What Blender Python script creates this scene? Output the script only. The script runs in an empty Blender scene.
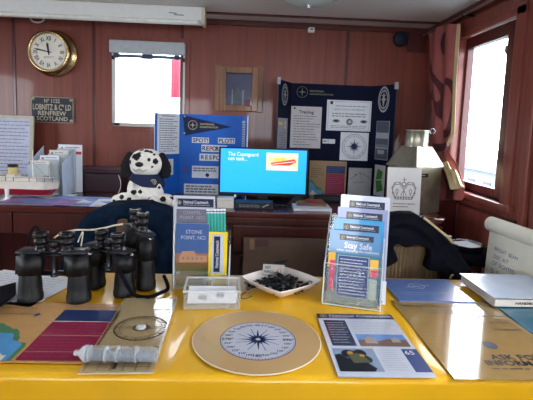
import bpy, bmesh, math, random
import numpy as np
from mathutils import Vector, Matrix, Quaternion
SC = bpy.context.scene
COL = SC.collection
random.seed(7)

# ------------------------------------------------------------ camera
F = 430.0; PX, PY = 266.5, 170.0; H = 1.28
YAW = math.atan(18 / F); PITCH = math.atan(45 / F); ROLL = math.radians(2.0)
_f = np.array([math.sin(YAW) * math.cos(PITCH), math.cos(YAW) * math.cos(PITCH), -math.sin(PITCH)])
_r = np.array([math.cos(YAW), -math.sin(YAW), 0.0]); _u = np.cross(_r, _f)
RR = _r * math.cos(ROLL) + _u * math.sin(ROLL)
UU = -_r * math.sin(ROLL) + _u * math.cos(ROLL)
CAMP = np.array([0, 0, H])
cd = bpy.data.cameras.new('camera'); cam = bpy.data.objects.new('camera', cd); COL.objects.link(cam)
cd.sensor_width = 36; cd.lens = F / 533 * 36; cd.shift_y = (PY - 200) / 533; cd.clip_start = .02
m = Matrix(((RR[0], UU[0], -_f[0], 0), (RR[1], UU[1], -_f[1], 0), (RR[2], UU[2], -_f[2], H), (0, 0, 0, 1)))
cam.matrix_world = m
SC.camera = cam

# ------------------------------------------------------------ world, fill lamps, exposure
SC.view_settings.view_transform = 'Standard'; SC.view_settings.look = 'None'
SC.view_settings.gamma = 1; SC.view_settings.use_curve_mapping = False
SC.view_settings.exposure = 0.0
W = bpy.data.worlds.new('overcast_sky'); SC.world = W; W.use_nodes = True
bg = W.node_tree.nodes['Background']; bg.inputs[0].default_value = (.86, .93, 1, 1); bg.inputs[1].default_value = 12.0

def area(name, loc, direction, sx, sy, energy, color=(1, 1, 1)):
    l = bpy.data.lights.new(name, 'AREA'); l.shape = 'RECTANGLE'; l.size = sx; l.size_y = sy; l.energy = energy; l.color = color
    o = bpy.data.objects.new(name, l); COL.objects.link(o); o.location = loc
    o.rotation_euler = Vector(direction).to_track_quat('-Z', 'Y').to_euler()
    return o
# added fill lamps outside unseen openings behind, left and right of the camera
area('fill_rear', (-1.2, -1.86, 1.35), (0, 1, -.08), 1.0, .62, 8, (.93, .97, 1))
area('fill_rear', (.45, -1.86, 1.35), (0, 1, -.08), 1.0, .62, 8, (.93, .97, 1))
area('fill_left', (-2.72, .9, 1.4), (1, 0, -.15), 1.2, .62, 9, (.9, .96, 1))
area('fill_right', (1.36, .55, 1.4), (-1, 0, -.25), .9, .6, 12, (.95, .98, 1))

# ------------------------------------------------------------ materials
def lin(c):
    return tuple(((x / 255 / 12.92) if x / 255 <= .04045 else ((x / 255 + .055) / 1.055) ** 2.4) for x in c)
MC = {}
def mat(name, rgb, rough=.6, metal=0.0, var=.06, scale=30, coat=0, emit=None, spec=.35, bump=0):
    """principled material whose colour is varied by a small noise"""
    if name in MC: return MC[name]
    m = bpy.data.materials.new(name); m.use_nodes = True; nt = m.node_tree; b = nt.nodes['Principled BSDF']
    c = lin(rgb)
    b.inputs['Roughness'].default_value = rough; b.inputs['Metallic'].default_value = metal
    b.inputs['Coat Weight'].default_value = coat; b.inputs['Coat Roughness'].default_value = .06
    b.inputs['Specular IOR Level'].default_value = spec
    tc = nt.nodes.new('ShaderNodeTexCoord'); n = nt.nodes.new('ShaderNodeTexNoise'); n.inputs['Scale'].default_value = scale
    nt.links.new(tc.outputs['Object'], n.inputs['Vector'])
    r = nt.nodes.new('ShaderNodeValToRGB'); r.color_ramp.elements[0].position = .3; r.color_ramp.elements[1].position = .7
    r.color_ramp.elements[0].color = (*[x * (1 - var) for x in c], 1); r.color_ramp.elements[1].color = (*[min(1, x * (1 + var)) for x in c], 1)
    nt.links.new(n.outputs['Fac'], r.inputs['Fac']); nt.links.new(r.outputs['Color'], b.inputs['Base Color'])
    if bump:
        bp = nt.nodes.new('ShaderNodeBump'); bp.inputs['Strength'].default_value = bump; bp.inputs['Distance'].default_value = .004
        nt.links.new(n.outputs['Fac'], bp.inputs['Height']); nt.links.new(bp.outputs['Normal'], b.inputs['Normal'])
    if emit:
        nt.links.new(r.outputs['Color'], b.inputs['Emission Color']); b.inputs['Emission Strength'].default_value = emit
    MC[name] = m; return m
def wood(name, c1, c2, rough=.35, axis=2, scale=26, coat=.2):
    if name in MC: return MC[name]
    m = mat(name, c1, rough, coat=coat); nt = m.node_tree
    n = [x for x in nt.nodes if x.type == 'TEX_NOISE'][0]; r = [x for x in nt.nodes if x.type == 'VALTORGB'][0]
    mp = nt.nodes.new('ShaderNodeMapping'); tc = [x for x in nt.nodes if x.type == 'TEX_COORD'][0]
    s = [1, 1, 1]; s[axis] = .035; mp.inputs['Scale'].default_value = s
    nt.links.new(tc.outputs['Object'], mp.inputs['Vector']); nt.links.new(mp.outputs['Vector'], n.inputs['Vector'])
    n.inputs['Scale'].default_value = scale; n.inputs['Detail'].default_value = 6; n.inputs['Roughness'].default_value = .7; n.inputs['Distortion'].default_value = .3
    r.color_ramp.elements[0].color = (*lin(c1), 1); r.color_ramp.elements[1].color = (*lin(c2), 1)
    return m
def clear(name, tint=(255, 255, 255), opaque=.08, rough=.08, body=(230, 235, 240)):
    """thin clear plastic or glass: transparent, with a fresnel sheen and a little milky body"""
    if name in MC: return MC[name]
    m = bpy.data.materials.new(name); m.use_nodes = True; nt = m.node_tree; nt.nodes.clear(); N = nt.nodes.new
    out = N('ShaderNodeOutputMaterial'); tr = N('ShaderNodeBsdfTransparent'); tr.inputs[0].default_value = (*lin(tint), 1)
    df = N('ShaderNodeBsdfDiffuse'); nz = N('ShaderNodeTexNoise'); nz.inputs['Scale'].default_value = 12
    rp = N('ShaderNodeValToRGB'); rp.color_ramp.elements[0].color = (*[x * .9 for x in lin(body)], 1); rp.color_ramp.elements[1].color = (*lin(body), 1)
    nt.links.new(nz.outputs['Fac'], rp.inputs['Fac']); nt.links.new(rp.outputs['Color'], df.inputs[0])
    gl = N('ShaderNodeBsdfGlossy'); gl.inputs['Roughness'].default_value = rough
    fr = N('ShaderNodeFresnel'); fr.inputs[0].default_value = 1.45; ge = N('ShaderNodeNewGeometry')
    inv = N('ShaderNodeMath'); inv.operation = 'SUBTRACT'; inv.inputs[0].default_value = 1; nt.links.new(ge.outputs['Backfacing'], inv.inputs[1])
    mu = N('ShaderNodeMath'); mu.operation = 'MULTIPLY'; nt.links.new(fr.outputs[0], mu.inputs[0]); nt.links.new(inv.outputs[0], mu.inputs[1])
    a = N('ShaderNodeMixShader'); a.inputs[0].default_value = opaque
    b = N('ShaderNodeMixShader')
    nt.links.new(tr.outputs[0], a.inputs[1]); nt.links.new(df.outputs[0], a.inputs[2])
    nt.links.new(mu.outputs[0], b.inputs[0]); nt.links.new(a.outputs[0], b.inputs[1]); nt.links.new(gl.outputs[0], b.inputs[2])
    nt.links.new(b.outputs[0], out.inputs[0]); MC[name] = m; return m

WALL = wood('mahogany_panel', (108, 50, 40), (134, 68, 54), rough=.42, scale=34)
WALLD = wood('dark_mahogany', (66, 28, 26), (92, 42, 38), rough=.32)
WALLX = wood('side_mahogany', (112, 54, 48), (146, 78, 66), rough=.35)
DESK = wood('desk_mahogany', (62, 26, 22), (92, 42, 34), rough=.25, axis=0)
DESKV = wood('desk_front_mahogany', (52, 20, 18), (78, 33, 27), rough=.35)
OAK = wood('oak_frame', (110, 76, 56), (150, 108, 80), rough=.5)
CEIL = mat('ceiling_paint', (226, 222, 216), .7, var=.02)
WHITE = mat('white_enamel', (226, 228, 226), .4, var=.02)
PAPER = mat('white_paper', (214, 218, 226), .55, var=.02)
PAPER2 = mat('cream_paper', (206, 200, 190), .6, var=.03)
GREYP = mat('grey_print', (150, 152, 160), .6)
INK = mat('dark_ink', (30, 32, 44), .5)
INK2 = mat('soft_ink', (110, 112, 126), .6)
NAVY = mat('navy_print', (18, 26, 58), .35, coat=.3)
BLUEI = mat('blue_ink', (46, 70, 130), .5)
GOLD = mat('brass', (196, 172, 126), .25, 1.0, var=.08)
STEEL = mat('steel', (190, 192, 196), .25, 1.0)
GALV = mat('galvanised_tin', (156, 152, 136), .36, .85, var=.2, scale=14)
BLK = mat('black_plastic', (11, 11, 15), .35)
RUB = mat('black_leatherette', (12, 12, 15), .42, spec=.3, var=.2, scale=400, bump=.3)
LENS = mat('lens_glass', (30, 24, 52), .05, coat=1)
BLUE = mat('blue_board', (8, 92, 188), .55, var=.04)
DKB = mat('dark_board', (16, 21, 44), .8, var=.1, spec=.12)
NAVYC = mat('navy_cloth', (14, 30, 50), .9, var=.3, scale=40, bump=.5, spec=.08)
BLKC = mat('black_cloth', (9, 11, 20), .85, var=.3, scale=40, bump=.5, spec=.1)
RED = mat('red_print', (190, 40, 40), .5)
YEL = mat('yellow_print', (236, 200, 40), .5)
ACR = clear('clear_acrylic', opaque=.05)
ACRE = clear('acrylic_edge', opaque=.55, body=(225, 235, 240))
GLASS = clear('window_glass', opaque=.0, rough=.02)
LAMI = mat('laminated_tan', (152, 126, 80), .1, coat=1, var=.04, spec=.6)

# ------------------------------------------------------------ mesh helpers
def V(p): return np.array(p, float)
def unit(v): v = V(v); return v / np.linalg.norm(v)
def ray(x, y): return _f + RR * (x - PX) / F - UU * (y - PY) / F
def onY(x, y, d): r = ray(x, y); return CAMP + r * (d / r[1])      # point of the plane at depth d
def onZ(x, y, z): r = ray(x, y); return CAMP + r * ((z - H) / r[2])
def onX(x, y, v): r = ray(x, y); return CAMP + r * (v / r[0])

class Fr:
    """a flat rectangle in the place: top-left corner, directions to the right and down, size in metres"""
    def __init__(s, o, u, v, w, h):
        s.o = V(o); s.u = unit(u); v = V(v); v = v - s.u * v.dot(s.u); s.v = unit(v); s.n = np.cross(s.v, s.u); s.w = w; s.h = h
    def P(s, a, b, d=0): return s.o + s.u * a * s.w + s.v * b * s.h + s.n * d
    def sub(s, a0, b0, a1, b1, d=0): return Fr(s.P(a0, b0, d), s.u, s.v, s.w * (a1 - a0), s.h * (b1 - b0))
def frY(x0, y0, x1, y1, d):
    xm, ym = (x0 + x1) / 2, (y0 + y1) / 2
    X0, X1 = onY(x0, ym, d)[0], onY(x1, ym, d)[0]; Z0, Z1 = onY(xm, y0, d)[2], onY(xm, y1, d)[2]
    return Fr((X0, d, Z0), (1, 0, 0), (0, 0, -1), X1 - X0, Z0 - Z1)
def frZ(X0, Y0, X1, Y1, z, rot=0):
    c = V(((X0 + X1) / 2, (Y0 + Y1) / 2, z)); w = X1 - X0; h = Y1 - Y0
    u = V((math.cos(rot), math.sin(rot), 0)); v = V((math.sin(rot), -math.cos(rot), 0))
    return Fr(c - u * w / 2 - v * h / 2, u, v, w, h)
def frA(c, w, h, yaw=0, lean=0):
    """upright rectangle, bottom centre at c, turned about the vertical by yaw, leaning back by lean"""
    u = V((math.cos(yaw), math.sin(yaw), 0)); back = V((-math.sin(yaw), math.cos(yaw), 0))
    up = V((0, 0, math.cos(lean))) + back * math.sin(lean)
    return Fr(V(c) - u * w / 2 + up * h, u, -up, w, h)

TXT = {}
def text_geo(s, bold):
    k = (s, bold)
    if k not in TXT:
        c = bpy.data.curves.new('t', 'FONT'); c.body = s; c.size = 1; c.resolution_u = 2; c.offset = .022 if bold else 0
        o = bpy.data.objects.new('t', c); me = bpy.data.meshes.new_from_object(o)
        v = np.array([x.co[:2] for x in me.vertices]) if len(me.vertices) else np.zeros((0, 2)); f = [list(p.vertices) for p in me.polygons]
        bpy.data.objects.remove(o); bpy.data.curves.remove(c); bpy.data.meshes.remove(me)
        TXT[k] = (v, f)
    return TXT[k]

class MB:
    def __init__(s): s.v = []; s.f = []; s.m = []; s.sm = []; s.mats = []
    def mi(s, m):
        if m not in s.mats: s.mats.append(m)
        return s.mats.index(m)
    def add(s, vs, fs, m, smooth=False):
        b = len(s.v); s.v += [V(x) for x in vs]; i = s.mi(m)
        for f in fs: s.f.append([b + k for k in f]); s.m.append(i); s.sm.append(smooth)
    def box(s, c, d, m, rz=0, ax=None, bev=0):
        """axis box: centre c, size d"""
        c = V(c); d = V(d) / 2
        if ax is None: ax = [V((math.cos(rz), math.sin(rz), 0)), V((-math.sin(rz), math.cos(rz), 0)), V((0, 0, 1))]
        if bev <= 0:
            vs = [c + ax[0] * d[0] * a + ax[1] * d[1] * b + ax[2] * d[2] * e for a in (-1, 1) for b in (-1, 1) for e in (-1, 1)]
            s.add(vs, [(0, 1, 3, 2), (4, 6, 7, 5), (0, 4, 5, 1), (2, 3, 7, 6), (0, 2, 6, 4), (1, 5, 7, 3)], m); return
        bm = bmesh.new(); bmesh.ops.create_cube(bm, size=1)
        for q in bm.verts: q.co = Vector((q.co.x * d[0] * 2, q.co.y * d[1] * 2, q.co.z * d[2] * 2))
        bmesh.ops.bevel(bm, geom=bm.edges[:] + bm.verts[:], offset=min(bev, min(d) * .95), segments=2, affect='EDGES', profile=.6)
        bm.verts.index_update()
        s.add([c + ax[0] * q.co.x + ax[1] * q.co.y + ax[2] * q.co.z for q in bm.verts], [[q.index for q in f.verts] for f in bm.faces], m, False); bm.free()
    def bb(s, x0, y0, z0, x1, y1, z1, m, bev=0): s.box(((x0 + x1) / 2, (y0 + y1) / 2, (z0 + z1) / 2), (abs(x1 - x0), abs(y1 - y0), abs(z1 - z0)), m, bev=bev)
    def slab(s, fr, m, th=.001, back=None):
        """sheet with thickness: front face at d=0"""
        vs = [fr.P(a, b, d) for d in (0, -th) for a, b in ((0, 0), (1, 0), (1, 1), (0, 1))]
        s.add(vs, [(0, 3, 2, 1)], m); s.add(vs, [(4, 5, 6, 7), (0, 1, 5, 4), (1, 2, 6, 5), (2, 3, 7, 6), (3, 0, 4, 7)], back or m)
    def poly(s, fr, pts, m, d=.0008): s.add([fr.P(a, b, d) for a, b in pts], [list(range(len(pts)))[::-1]], m)
    def rect(s, fr, x0, y0, x1, y1, m, d=.0008): s.poly(fr, [(x0, y0), (x1, y0), (x1, y1), (x0, y1)], m, d)
    def disc(s, fr, cx, cy, r, m, d=.0008, r0=0, n=40, ry=1.0):
        """disc or ring on a frame; radius in metres"""
        A = [(math.cos(k / n * 2 * math.pi), math.sin(k / n * 2 * math.pi)) for k in range(n)]
        o = [fr.P(cx + r * a / fr.w, cy + r * ry * b / fr.h, d) for a, b in A]
        if r0 <= 0: s.add(o, [list(range(n))[::-1]], m)
        else: s.add(o + [fr.P(cx + r0 * a / fr.w, cy + r0 * ry * b / fr.h, d) for a, b in A], [(k, n + k, n + (k + 1) % n, (k + 1) % n) for k in range(n)], m)
    def star(s, fr, cx, cy, R, m, m2=None, d=.001, n=8, inner=.22, second=.62):
        for k in range(2 * n if second else n):
            step = math.pi / n if second else 2 * math.pi / n
            a = k * step; L = R if (not second or k % 4 == 0) else (R * .8 if k % 2 == 0 else R * second)
            for sgn, mm in ((-1, m), (1, m2 or m)):
                b = a + sgn * step * .9
                pt = [(0, 0), (L * math.sin(a), -L * math.cos(a)), (R * inner * math.sin(b), -R * inner * math.cos(b))]
                if sgn > 0: pt = [pt[0], pt[2], pt[1]]
                s.poly(fr, [(cx + p[0] / fr.w, cy + p[1] / fr.h) for p in pt], mm, d)
    def line(s, fr, x0, y0, x1, y1, w, m, d=.0009):
        a = V((x0 * fr.w, y0 * fr.h)); b = V((x1 * fr.w, y1 * fr.h)); t = b - a; L = np.linalg.norm(t)
        if L < 1e-9: return
        n = V((-t[1], t[0])) / L * w / 2
        q = [a + n, b + n, b - n, a - n]; s.poly(fr, [(p[0] / fr.w, p[1] / fr.h) for p in q], m, d)
    def txt(s, fr, t, x, y, h, m, al='c', d=.001, bold=True, sx=1.0, rot=0, w=None):
        v, f = text_geo(t, bold)
        if not len(v): return
        k = h / .7; v = v * k; 
        if w: sx = w / max(1e-6, v[:, 0].max() - v[:, 0].min())
        v = v * V((sx, 1)); x0, x1 = v[:, 0].min(), v[:, 0].max()
        ox = -(x0 + x1) / 2 if al == 'c' else (-x0 if al == 'l' else -x1)
        c, sn = math.cos(rot), math.sin(rot); out = []
        for p in v:
            X, Y = p[0] + ox, p[1] - h / 2
            X, Y = X * c - Y * sn, X * sn + Y * c
            out.append(fr.P(x + X / fr.w, y - Y / fr.h, d))
        s.add(out, f, m)
    def lines(s, fr, x0, y0, x1, y1, n, m, fill=.38, seed=1, rag=.3, d=.0009):
        """rows of small print too fine to read"""
        rnd = random.Random(seed); dy = (y1 - y0) / n
        for k in range(n):
            x = x0; end = x1 - rag * (x1 - x0) * rnd.random() ** 2
            while x < end - .01:
                w = (x1 - x0) * rnd.uniform(.05, .16); e = min(x + w, end)
                s.rect(fr, x, y0 + dy * (k + .5 - fill / 2), e, y0 + dy * (k + .5 + fill / 2), m, d); x = e + (x1 - x0) * .022
    def tube(s, pts, r, m, n=8, cap=True):
        P = [V(p) for p in pts]; R = r if hasattr(r, '__len__') else [r] * len(P); rings = []; up = None
        for i, p in enumerate(P):
            t = unit(P[min(i + 1, len(P) - 1)] - P[max(i - 1, 0)])
            if up is None: up = V((0, 0, 1)) if abs(t[2]) < .9 else V((1, 0, 0))
            a = np.cross(t, up); a = unit(a); up = unit(np.cross(a, t))
            rings.append([p + R[i] * (a * math.cos(k / n * 2 * math.pi) + up * math.sin(k / n * 2 * math.pi)) for k in range(n)])
        s.add([q for g in rings for q in g], [(i * n + k, i * n + (k + 1) % n, (i + 1) * n + (k + 1) % n, (i + 1) * n + k) for i in range(len(P) - 1) for k in range(n)], m, True)
        if cap: s.add(rings[0], [list(range(n))[::-1]], m); s.add(rings[-1], [list(range(n))], m)
    def lathe(s, prof, m, o=(0, 0, 0), ax=None, n=28, smooth=True, cap=True):
        """profile of (radius, height) about an axis"""
        o = V(o); ax = ax or (V((1, 0, 0)), V((0, 1, 0)), V((0, 0, 1)))
        vs = [o + ax[0] * r * math.cos(k / n * 2 * math.pi) + ax[1] * r * math.sin(k / n * 2 * math.pi) + ax[2] * z for r, z in prof for k in range(n)]
        s.add(vs, [(i * n + k, i * n + (k + 1) % n, (i + 1) * n + (k + 1) % n, (i + 1) * n + k) for i in range(len(prof) - 1) for k in range(n)], m, smooth)
        for e, rev in ((0, True), (len(prof) - 1, False)):
            if cap and prof[e][0] > 1e-4: l = [e * n + k for k in range(n)]; s.add([vs[i] for i in l], [list(range(n))[::-1] if rev else list(range(n))], m)
    def ell(s, c, r, m, n=16, rot=None):
        c = V(c); r = V(r); vs = []
        for i in range(n // 2 + 1):
            ph = math.pi * i / (n // 2)
            for k in range(n):
                th = 2 * math.pi * k / n; p = V((math.sin(ph) * math.cos(th), math.sin(ph) * math.sin(th), math.cos(ph))) * r
                if rot is not None: p = V(rot @ Vector(p))
                vs.append(c + p)
        s.add(vs, [(i * n + k, (i + 1) * n + k, (i + 1) * n + (k + 1) % n, i * n + (k + 1) % n) for i in range(n // 2) for k in range(n)], m, True)
    def prism(s, pts, d, m):
        """closed 3-D outline pushed along vector d"""
        n = len(pts); P = [V(p) for p in pts]; d = V(d); Q = [p + d for p in P]
        s.add(P + Q, [list(range(n)), list(range(n, 2 * n))[::-1]] + [(i, i + n, (i + 1) % n + n, (i + 1) % n) for i in range(n)], m)
    def grid(s, fn, nu, nv, m, th=0, smooth=True):
        """surface fn(u,v) with a thickness along its normals"""
        A = np.array([[fn(i / nu, j / nv) for j in range(nv + 1)] for i in range(nu + 1)])
        vs = [A[i, j] for i in range(nu + 1) for j in range(nv + 1)]; w = nv + 1
        fs = [(i * w + j, (i + 1) * w + j, (i + 1) * w + j + 1, i * w + j + 1) for i in range(nu) for j in range(nv)]
        s.add(vs, fs, m, smooth)
        if th:
            B = []
            for i in range(nu + 1):
                for j in range(nv + 1):
                    du = A[min(i + 1, nu), j] - A[max(i - 1, 0), j]; dv = A[i, min(j + 1, nv)] - A[i, max(j - 1, 0)]
                    n_ = np.cross(du, dv); L = np.linalg.norm(n_); B.append(A[i, j] - (n_ / L if L > 1e-9 else V((0, 0, 1))) * th)
            s.add(B, [f[::-1] for f in fs], m, smooth)
            b = [(i, 0) for i in range(nu + 1)] + [(nu, j) for j in range(1, nv + 1)] + [(i, nv) for i in range(nu - 1, -1, -1)] + [(0, j) for j in range(nv - 1, 0, -1)]
            ids = [i * w + j for i, j in b]; n = len(ids)
            s.add([vs[i] for i in ids] + [B[i] for i in ids], [(k, k + n, (k + 1) % n + n, (k + 1) % n) for k in range(n)], m, smooth)
    def build(s, name, parent=None, loc=None, fix=True):
        me = bpy.data.meshes.new(name); base = V((0, 0, 0))
        if parent is not None: base = V(parent['_b'])
        elif loc is not None: base = V(loc)
        elif s.v:
            A = np.array(s.v); base = V(((A[:, 0].min() + A[:, 0].max()) / 2, (A[:, 1].min() + A[:, 1].max()) / 2, A[:, 2].min()))
        me.from_pydata([tuple(v - base) for v in s.v], [], s.f)
        for m in s.mats: me.materials.append(m)
        me.polygons.foreach_set('material_index', s.m); me.polygons.foreach_set('use_smooth', s.sm); me.update()
        o = bpy.data.objects.new(name, me); COL.objects.link(o); o['_b'] = [float(x) for x in base]
        if parent is not None: o.parent = parent
        else: o.location = base
        return o
def root(name, loc, label, cat, group=None):
    o = bpy.data.objects.new(name, None); COL.objects.link(o); o.location = loc; o.empty_display_size = .05; o['_b'] = [float(x) for x in loc]
    o['label'] = label; o['category'] = cat
    if group: o['group'] = group
    return o
def tag(o, label, cat, group=None):
    o['label'] = label; o['category'] = cat
    if group: o['group'] = group
    return o
def struct(o): o['kind'] = 'structure'; return o
def copy_tree(r, loc, rz, label, group=None):
    c = r.copy(); COL.objects.link(c); c.location = loc; c.rotation_euler = (0, 0, rz); c['label'] = label
    if group: c['group'] = group
    for ch in list(r.children):
        d = ch.copy(); COL.objects.link(d); d.parent = c
        for g in ch.children:
            e = g.copy(); COL.objects.link(e); e.parent = d
    return c
def blend(mb, voxel, it=4, fn=None):
    """fuse overlapping shapes of mb into one smooth skin; fn(co)->material or None recolours faces"""
    me = bpy.data.meshes.new('t'); me.from_pydata([tuple(v) for v in mb.v], [], mb.f); me.update()
    o = bpy.data.objects.new('t', me); COL.objects.link(o)
    r = o.modifiers.new('r', 'REMESH'); r.mode = 'VOXEL'; r.voxel_size = voxel
    q = o.modifiers.new('s', 'SMOOTH'); q.iterations = it; q.factor = .6
    dg = bpy.context.evaluated_depsgraph_get(); me2 = bpy.data.meshes.new_from_object(o.evaluated_get(dg))
    out = MB(); vs = [V(x.co) for x in me2.vertices]; base = mb.mats[0]
    fs = {}
    for p in me2.polygons:
        mm = (fn(V(p.center)) if fn else None) or base; fs.setdefault(mm, []).append(list(p.vertices))
    out.v = vs
    for mm, l in fs.items():
        i = out.mi(mm)
        for f in l: out.f.append(f); out.m.append(i); out.sm.append(True)
    bpy.data.objects.remove(o); bpy.data.meshes.remove(me); bpy.data.meshes.remove(me2)
    return out

# ============================================================ the setting
WY = 2.9; XR = 1.18; XL = -2.6; YB = -1.75; ZC = 1.95
mb = MB(); mb.bb(XL - .1, YB - .1, -.05, XR + .12, WY + .1, 0, wood('floor_boards', (70, 50, 40), (96, 70, 54), axis=1)); struct(mb.build('floor'))
mb = MB(); mb.bb(XL - .1, YB - .1, ZC, XR + .12, WY + .1, ZC + .05, CEIL); struct(mb.build('ceiling'))

# back wall with window opening
w0 = frY(112, 43, 185, 127, WY); wx0, wx1 = w0.o[0], w0.o[0] + w0.w; wz1, wz0 = w0.o[2], w0.o[2] - w0.h
mb = MB()
for a in ((XL, 0, wx0, ZC), (wx1, 0, XR, ZC), (wx0, 0, wx1, wz0), (wx0, wz1, wx1, ZC)): mb.bb(a[0], WY, a[1], a[2], WY + .08, a[3], WALL)
struct(mb.build('wall_back'))
n = 0
def trim(mb):
    global n; n += 1; return struct(mb.build('trim_%d' % n))
for X, w in ((-1.535, .02), (-1.028, .02), (-.46, .02), (.63, .024)):      # vertical joint strips
    mb = MB(); mb.bb(X - w / 2, WY - .006, .8, X + w / 2, WY + .001, ZC, WALLD, bev=.003); trim(mb)
mb = MB(); mb.bb(XL, WY - .03, ZC - .035, XR, WY, ZC, WALLD, bev=.008); trim(mb)
mb = MB(); q0, q1 = onZ(200, 9, ZC), onZ(425, 27, ZC)
mb.bb(XL, 2.70, ZC - .008, XR, 2.73, ZC, WALLD); trim(mb)
for b in ((wx0 - .035, wz0 - .03, wx0 - .0, wz1 + .035), (wx1, wz0 - .03, wx1 + .03, wz1 + .035), (wx0, wz1, wx1, wz1 + .035), (wx0, wz0 - .03, wx1, wz0)):
    mb = MB(); mb.bb(b[0], WY - .008, b[1], b[2], WY + .001, b[3], WALL, bev=.002); trim(mb)
# window in the back wall
mb = MB(); ALU = mat('white_window_frame', (200, 200, 196), .4, var=.02); t = .024
for b in ((wx0, wz0, wx0 + t, wz1), (wx1 - t, wz0, wx1, wz1), (wx0, wz0, wx1, wz0 + t), (wx0, wz1 - t, wx1, wz1)): mb.bb(b[0], WY - .004, b[1], b[2], WY + .06, b[3], ALU, bev=.003)
win1 = struct(mb.build('window_1'))
g = MB(); g.bb(wx0 + t, WY + .03, wz0 + t, wx1 - t, WY + .034, wz1 - t, GLASS); g.build('pane', win1)
g = MB()
for X in (wx0 + .012, wx1 - .012): g.bb(X - .01, WY - .012, wz1 - .115, X + .01, WY - .003, wz1 - .09, BLK)
g.bb(wx0 + .02, WY - .012, wz0 + .004, wx0 + .05, WY - .002, wz0 + .018, BLK)
g.build('latch', win1)
# blind rolled into its case
rb = root('roller_blind', ((wx0 + wx1) / 2, WY - .04, wz1 - .1), 'pale grey roller blind rolled up at the top of the small back window', 'blind')
mb = MB(); mb.bb(wx0 - .004, WY - .05, wz1 - .075, wx1 + .004, WY - .005, wz1 + .004, mat('blind_case', (176, 182, 186), .45), bev=.008); mb.build('case', rb)
mb = MB(); mb.tube([(wx0 + .02, WY - .028, wz1 - .092), (wx1 - .02, WY - .028, wz1 - .092)], .011, mat('blind_bar', (90, 104, 124), .4)); mb.build('bottom_bar', rb)
mb = MB()
xm = (wx0 + wx1) / 2
mb.bb(xm - .035, WY - .046, wz1 - .108, xm + .035, WY - .02, wz1 - .078, mat('blind_clip', (44, 56, 80), .4), bev=.004); mb.build('clip', rb)
for X in (wx0 + .04, wx1 - .05):
    mb = MB(); mb.bb(X - .016, WY - .044, wz1 - .106, X + .016, WY - .02, wz1 - .078, MC['blind_clip'], bev=.004); mb.build('clip', rb)
mb = MB(); mb.tube([(xm, WY - .028, wz1 - .1), (xm, WY - .028, wz1 - .17)], .0015, WHITE); mb.ell((xm, WY - .028, wz1 - .175), (.005, .005, .008), BLK, n=8); mb.build('pull_cord', rb)

# right wall with window opening
y0, y1, z0, z1 = 2.06, 2.44, 1.005, 1.745          # glass edges
t = .05
mb = MB()
yy0, yy1, zz0, zz1 = 1.93, 2.46, .96, 1.80
for a in ((YB, 0, .15, ZC), (.95, 0, yy0, ZC), (yy1, 0, WY, ZC), (yy0, 0, yy1, zz0), (yy0, zz1, yy1, ZC), (.15, 0, .95, 1.1), (.15, 1.75, .95, ZC)): mb.bb(XR, a[0], a[1], XR + .08, a[2], a[3], WALLX)
struct(mb.build('wall_right'))
mb = MB(); 
for b in ((yy0 - .02, zz0 - .02, y0, zz1 + .02), (y1, zz0 - .02, yy1 + .07, zz1 + .02), (y0, zz0 - .02, y1, z0), (y0, z1, y1, zz1 + .02)): mb.bb(XR + .035, b[0], b[1], XR + .075, b[2], b[3], WALLD, bev=.004)
win2 = struct(mb.build('window_2'))
g = MB(); g.bb(XR + .05, y0, z0, XR + .054, y1, z1, GLASS); g.build('pane', win2)
# casing round the window, sill, posts, panel mouldings
mb = MB(); mb.bb(XR - .012, yy0 - .07, zz0 - .02, XR + .002, yy0, ZC - .1, WALLX, bev=.004); trim(mb)
mb = MB(); mb.bb(XR - .012, yy1, zz0 - .02, XR + .002, yy1 + .07, ZC - .1, WALLD, bev=.004); trim(mb)
mb = MB(); mb.bb(XR - .012, yy0 - .07, zz1, XR + .002, yy1 + .07, zz1 + .04, WALLX, bev=.004); trim(mb)
mb = MB(); mb.bb(XR - .035, yy0 - .1, zz0 - .03, XR + .04, yy1 + .12, zz0, WALLX, bev=.008); trim(mb)
mb = MB(); mb.bb(XR - .03, YB, ZC - .05, XR, WY - .03, ZC, WALLD, bev=.008); trim(mb)
mb = MB(); mb.bb(XR - .018, 1.60, 0, XR + .002, 1.70, ZC - .05, WALLX, bev=.006); trim(mb)
mb = MB(); mb.bb(XR - .026, 1.735, .85, XR + .002, 1.77, ZC - .05, WALLX, bev=.006); trim(mb)
def panel(ya, yb, za, zb):
    mb = MB()
    for b in ((ya, za, ya + .02, zb), (yb - .02, za, yb, zb), (ya, za, yb, za + .02), (ya, zb - .02, yb, zb)): mb.bb(XR - .012, b[0], b[1], XR + .001, b[2], b[3], WALLD, bev=.004)
    trim(mb)
panel(1.30, 1.58, .3, .98); panel(1.80, 2.35, .3, .9); panel(1.3, 1.58, 1.04, 1.85)
# walls out of the frame, with openings added for the fill lamps to shine in
mb = MB()
for a in ((YB, 0, .3, ZC), (1.5, 0, WY, ZC), (.3, 0, 1.5, 1.1), (.3, 1.72, 1.5, ZC)): mb.bb(XL - .1, a[0], a[1], XL, a[2], a[3], WALLX)
struct(mb.build('wall_left'))
mb = MB()
for a in ((XL, 0, -1.7, ZC), (-.7, 0, -.05, ZC), (.95, 0, XR, ZC), (-1.7, 0, -.7, 1.04), (-1.7, 1.68, -.7, ZC), (-.05, 0, .95, 1.04), (-.05, 1.68, .95, ZC)): mb.bb(a[0], YB - .1, a[1], a[2], YB, a[3], WALLX)
struct(mb.build('wall_rear'))

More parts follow.
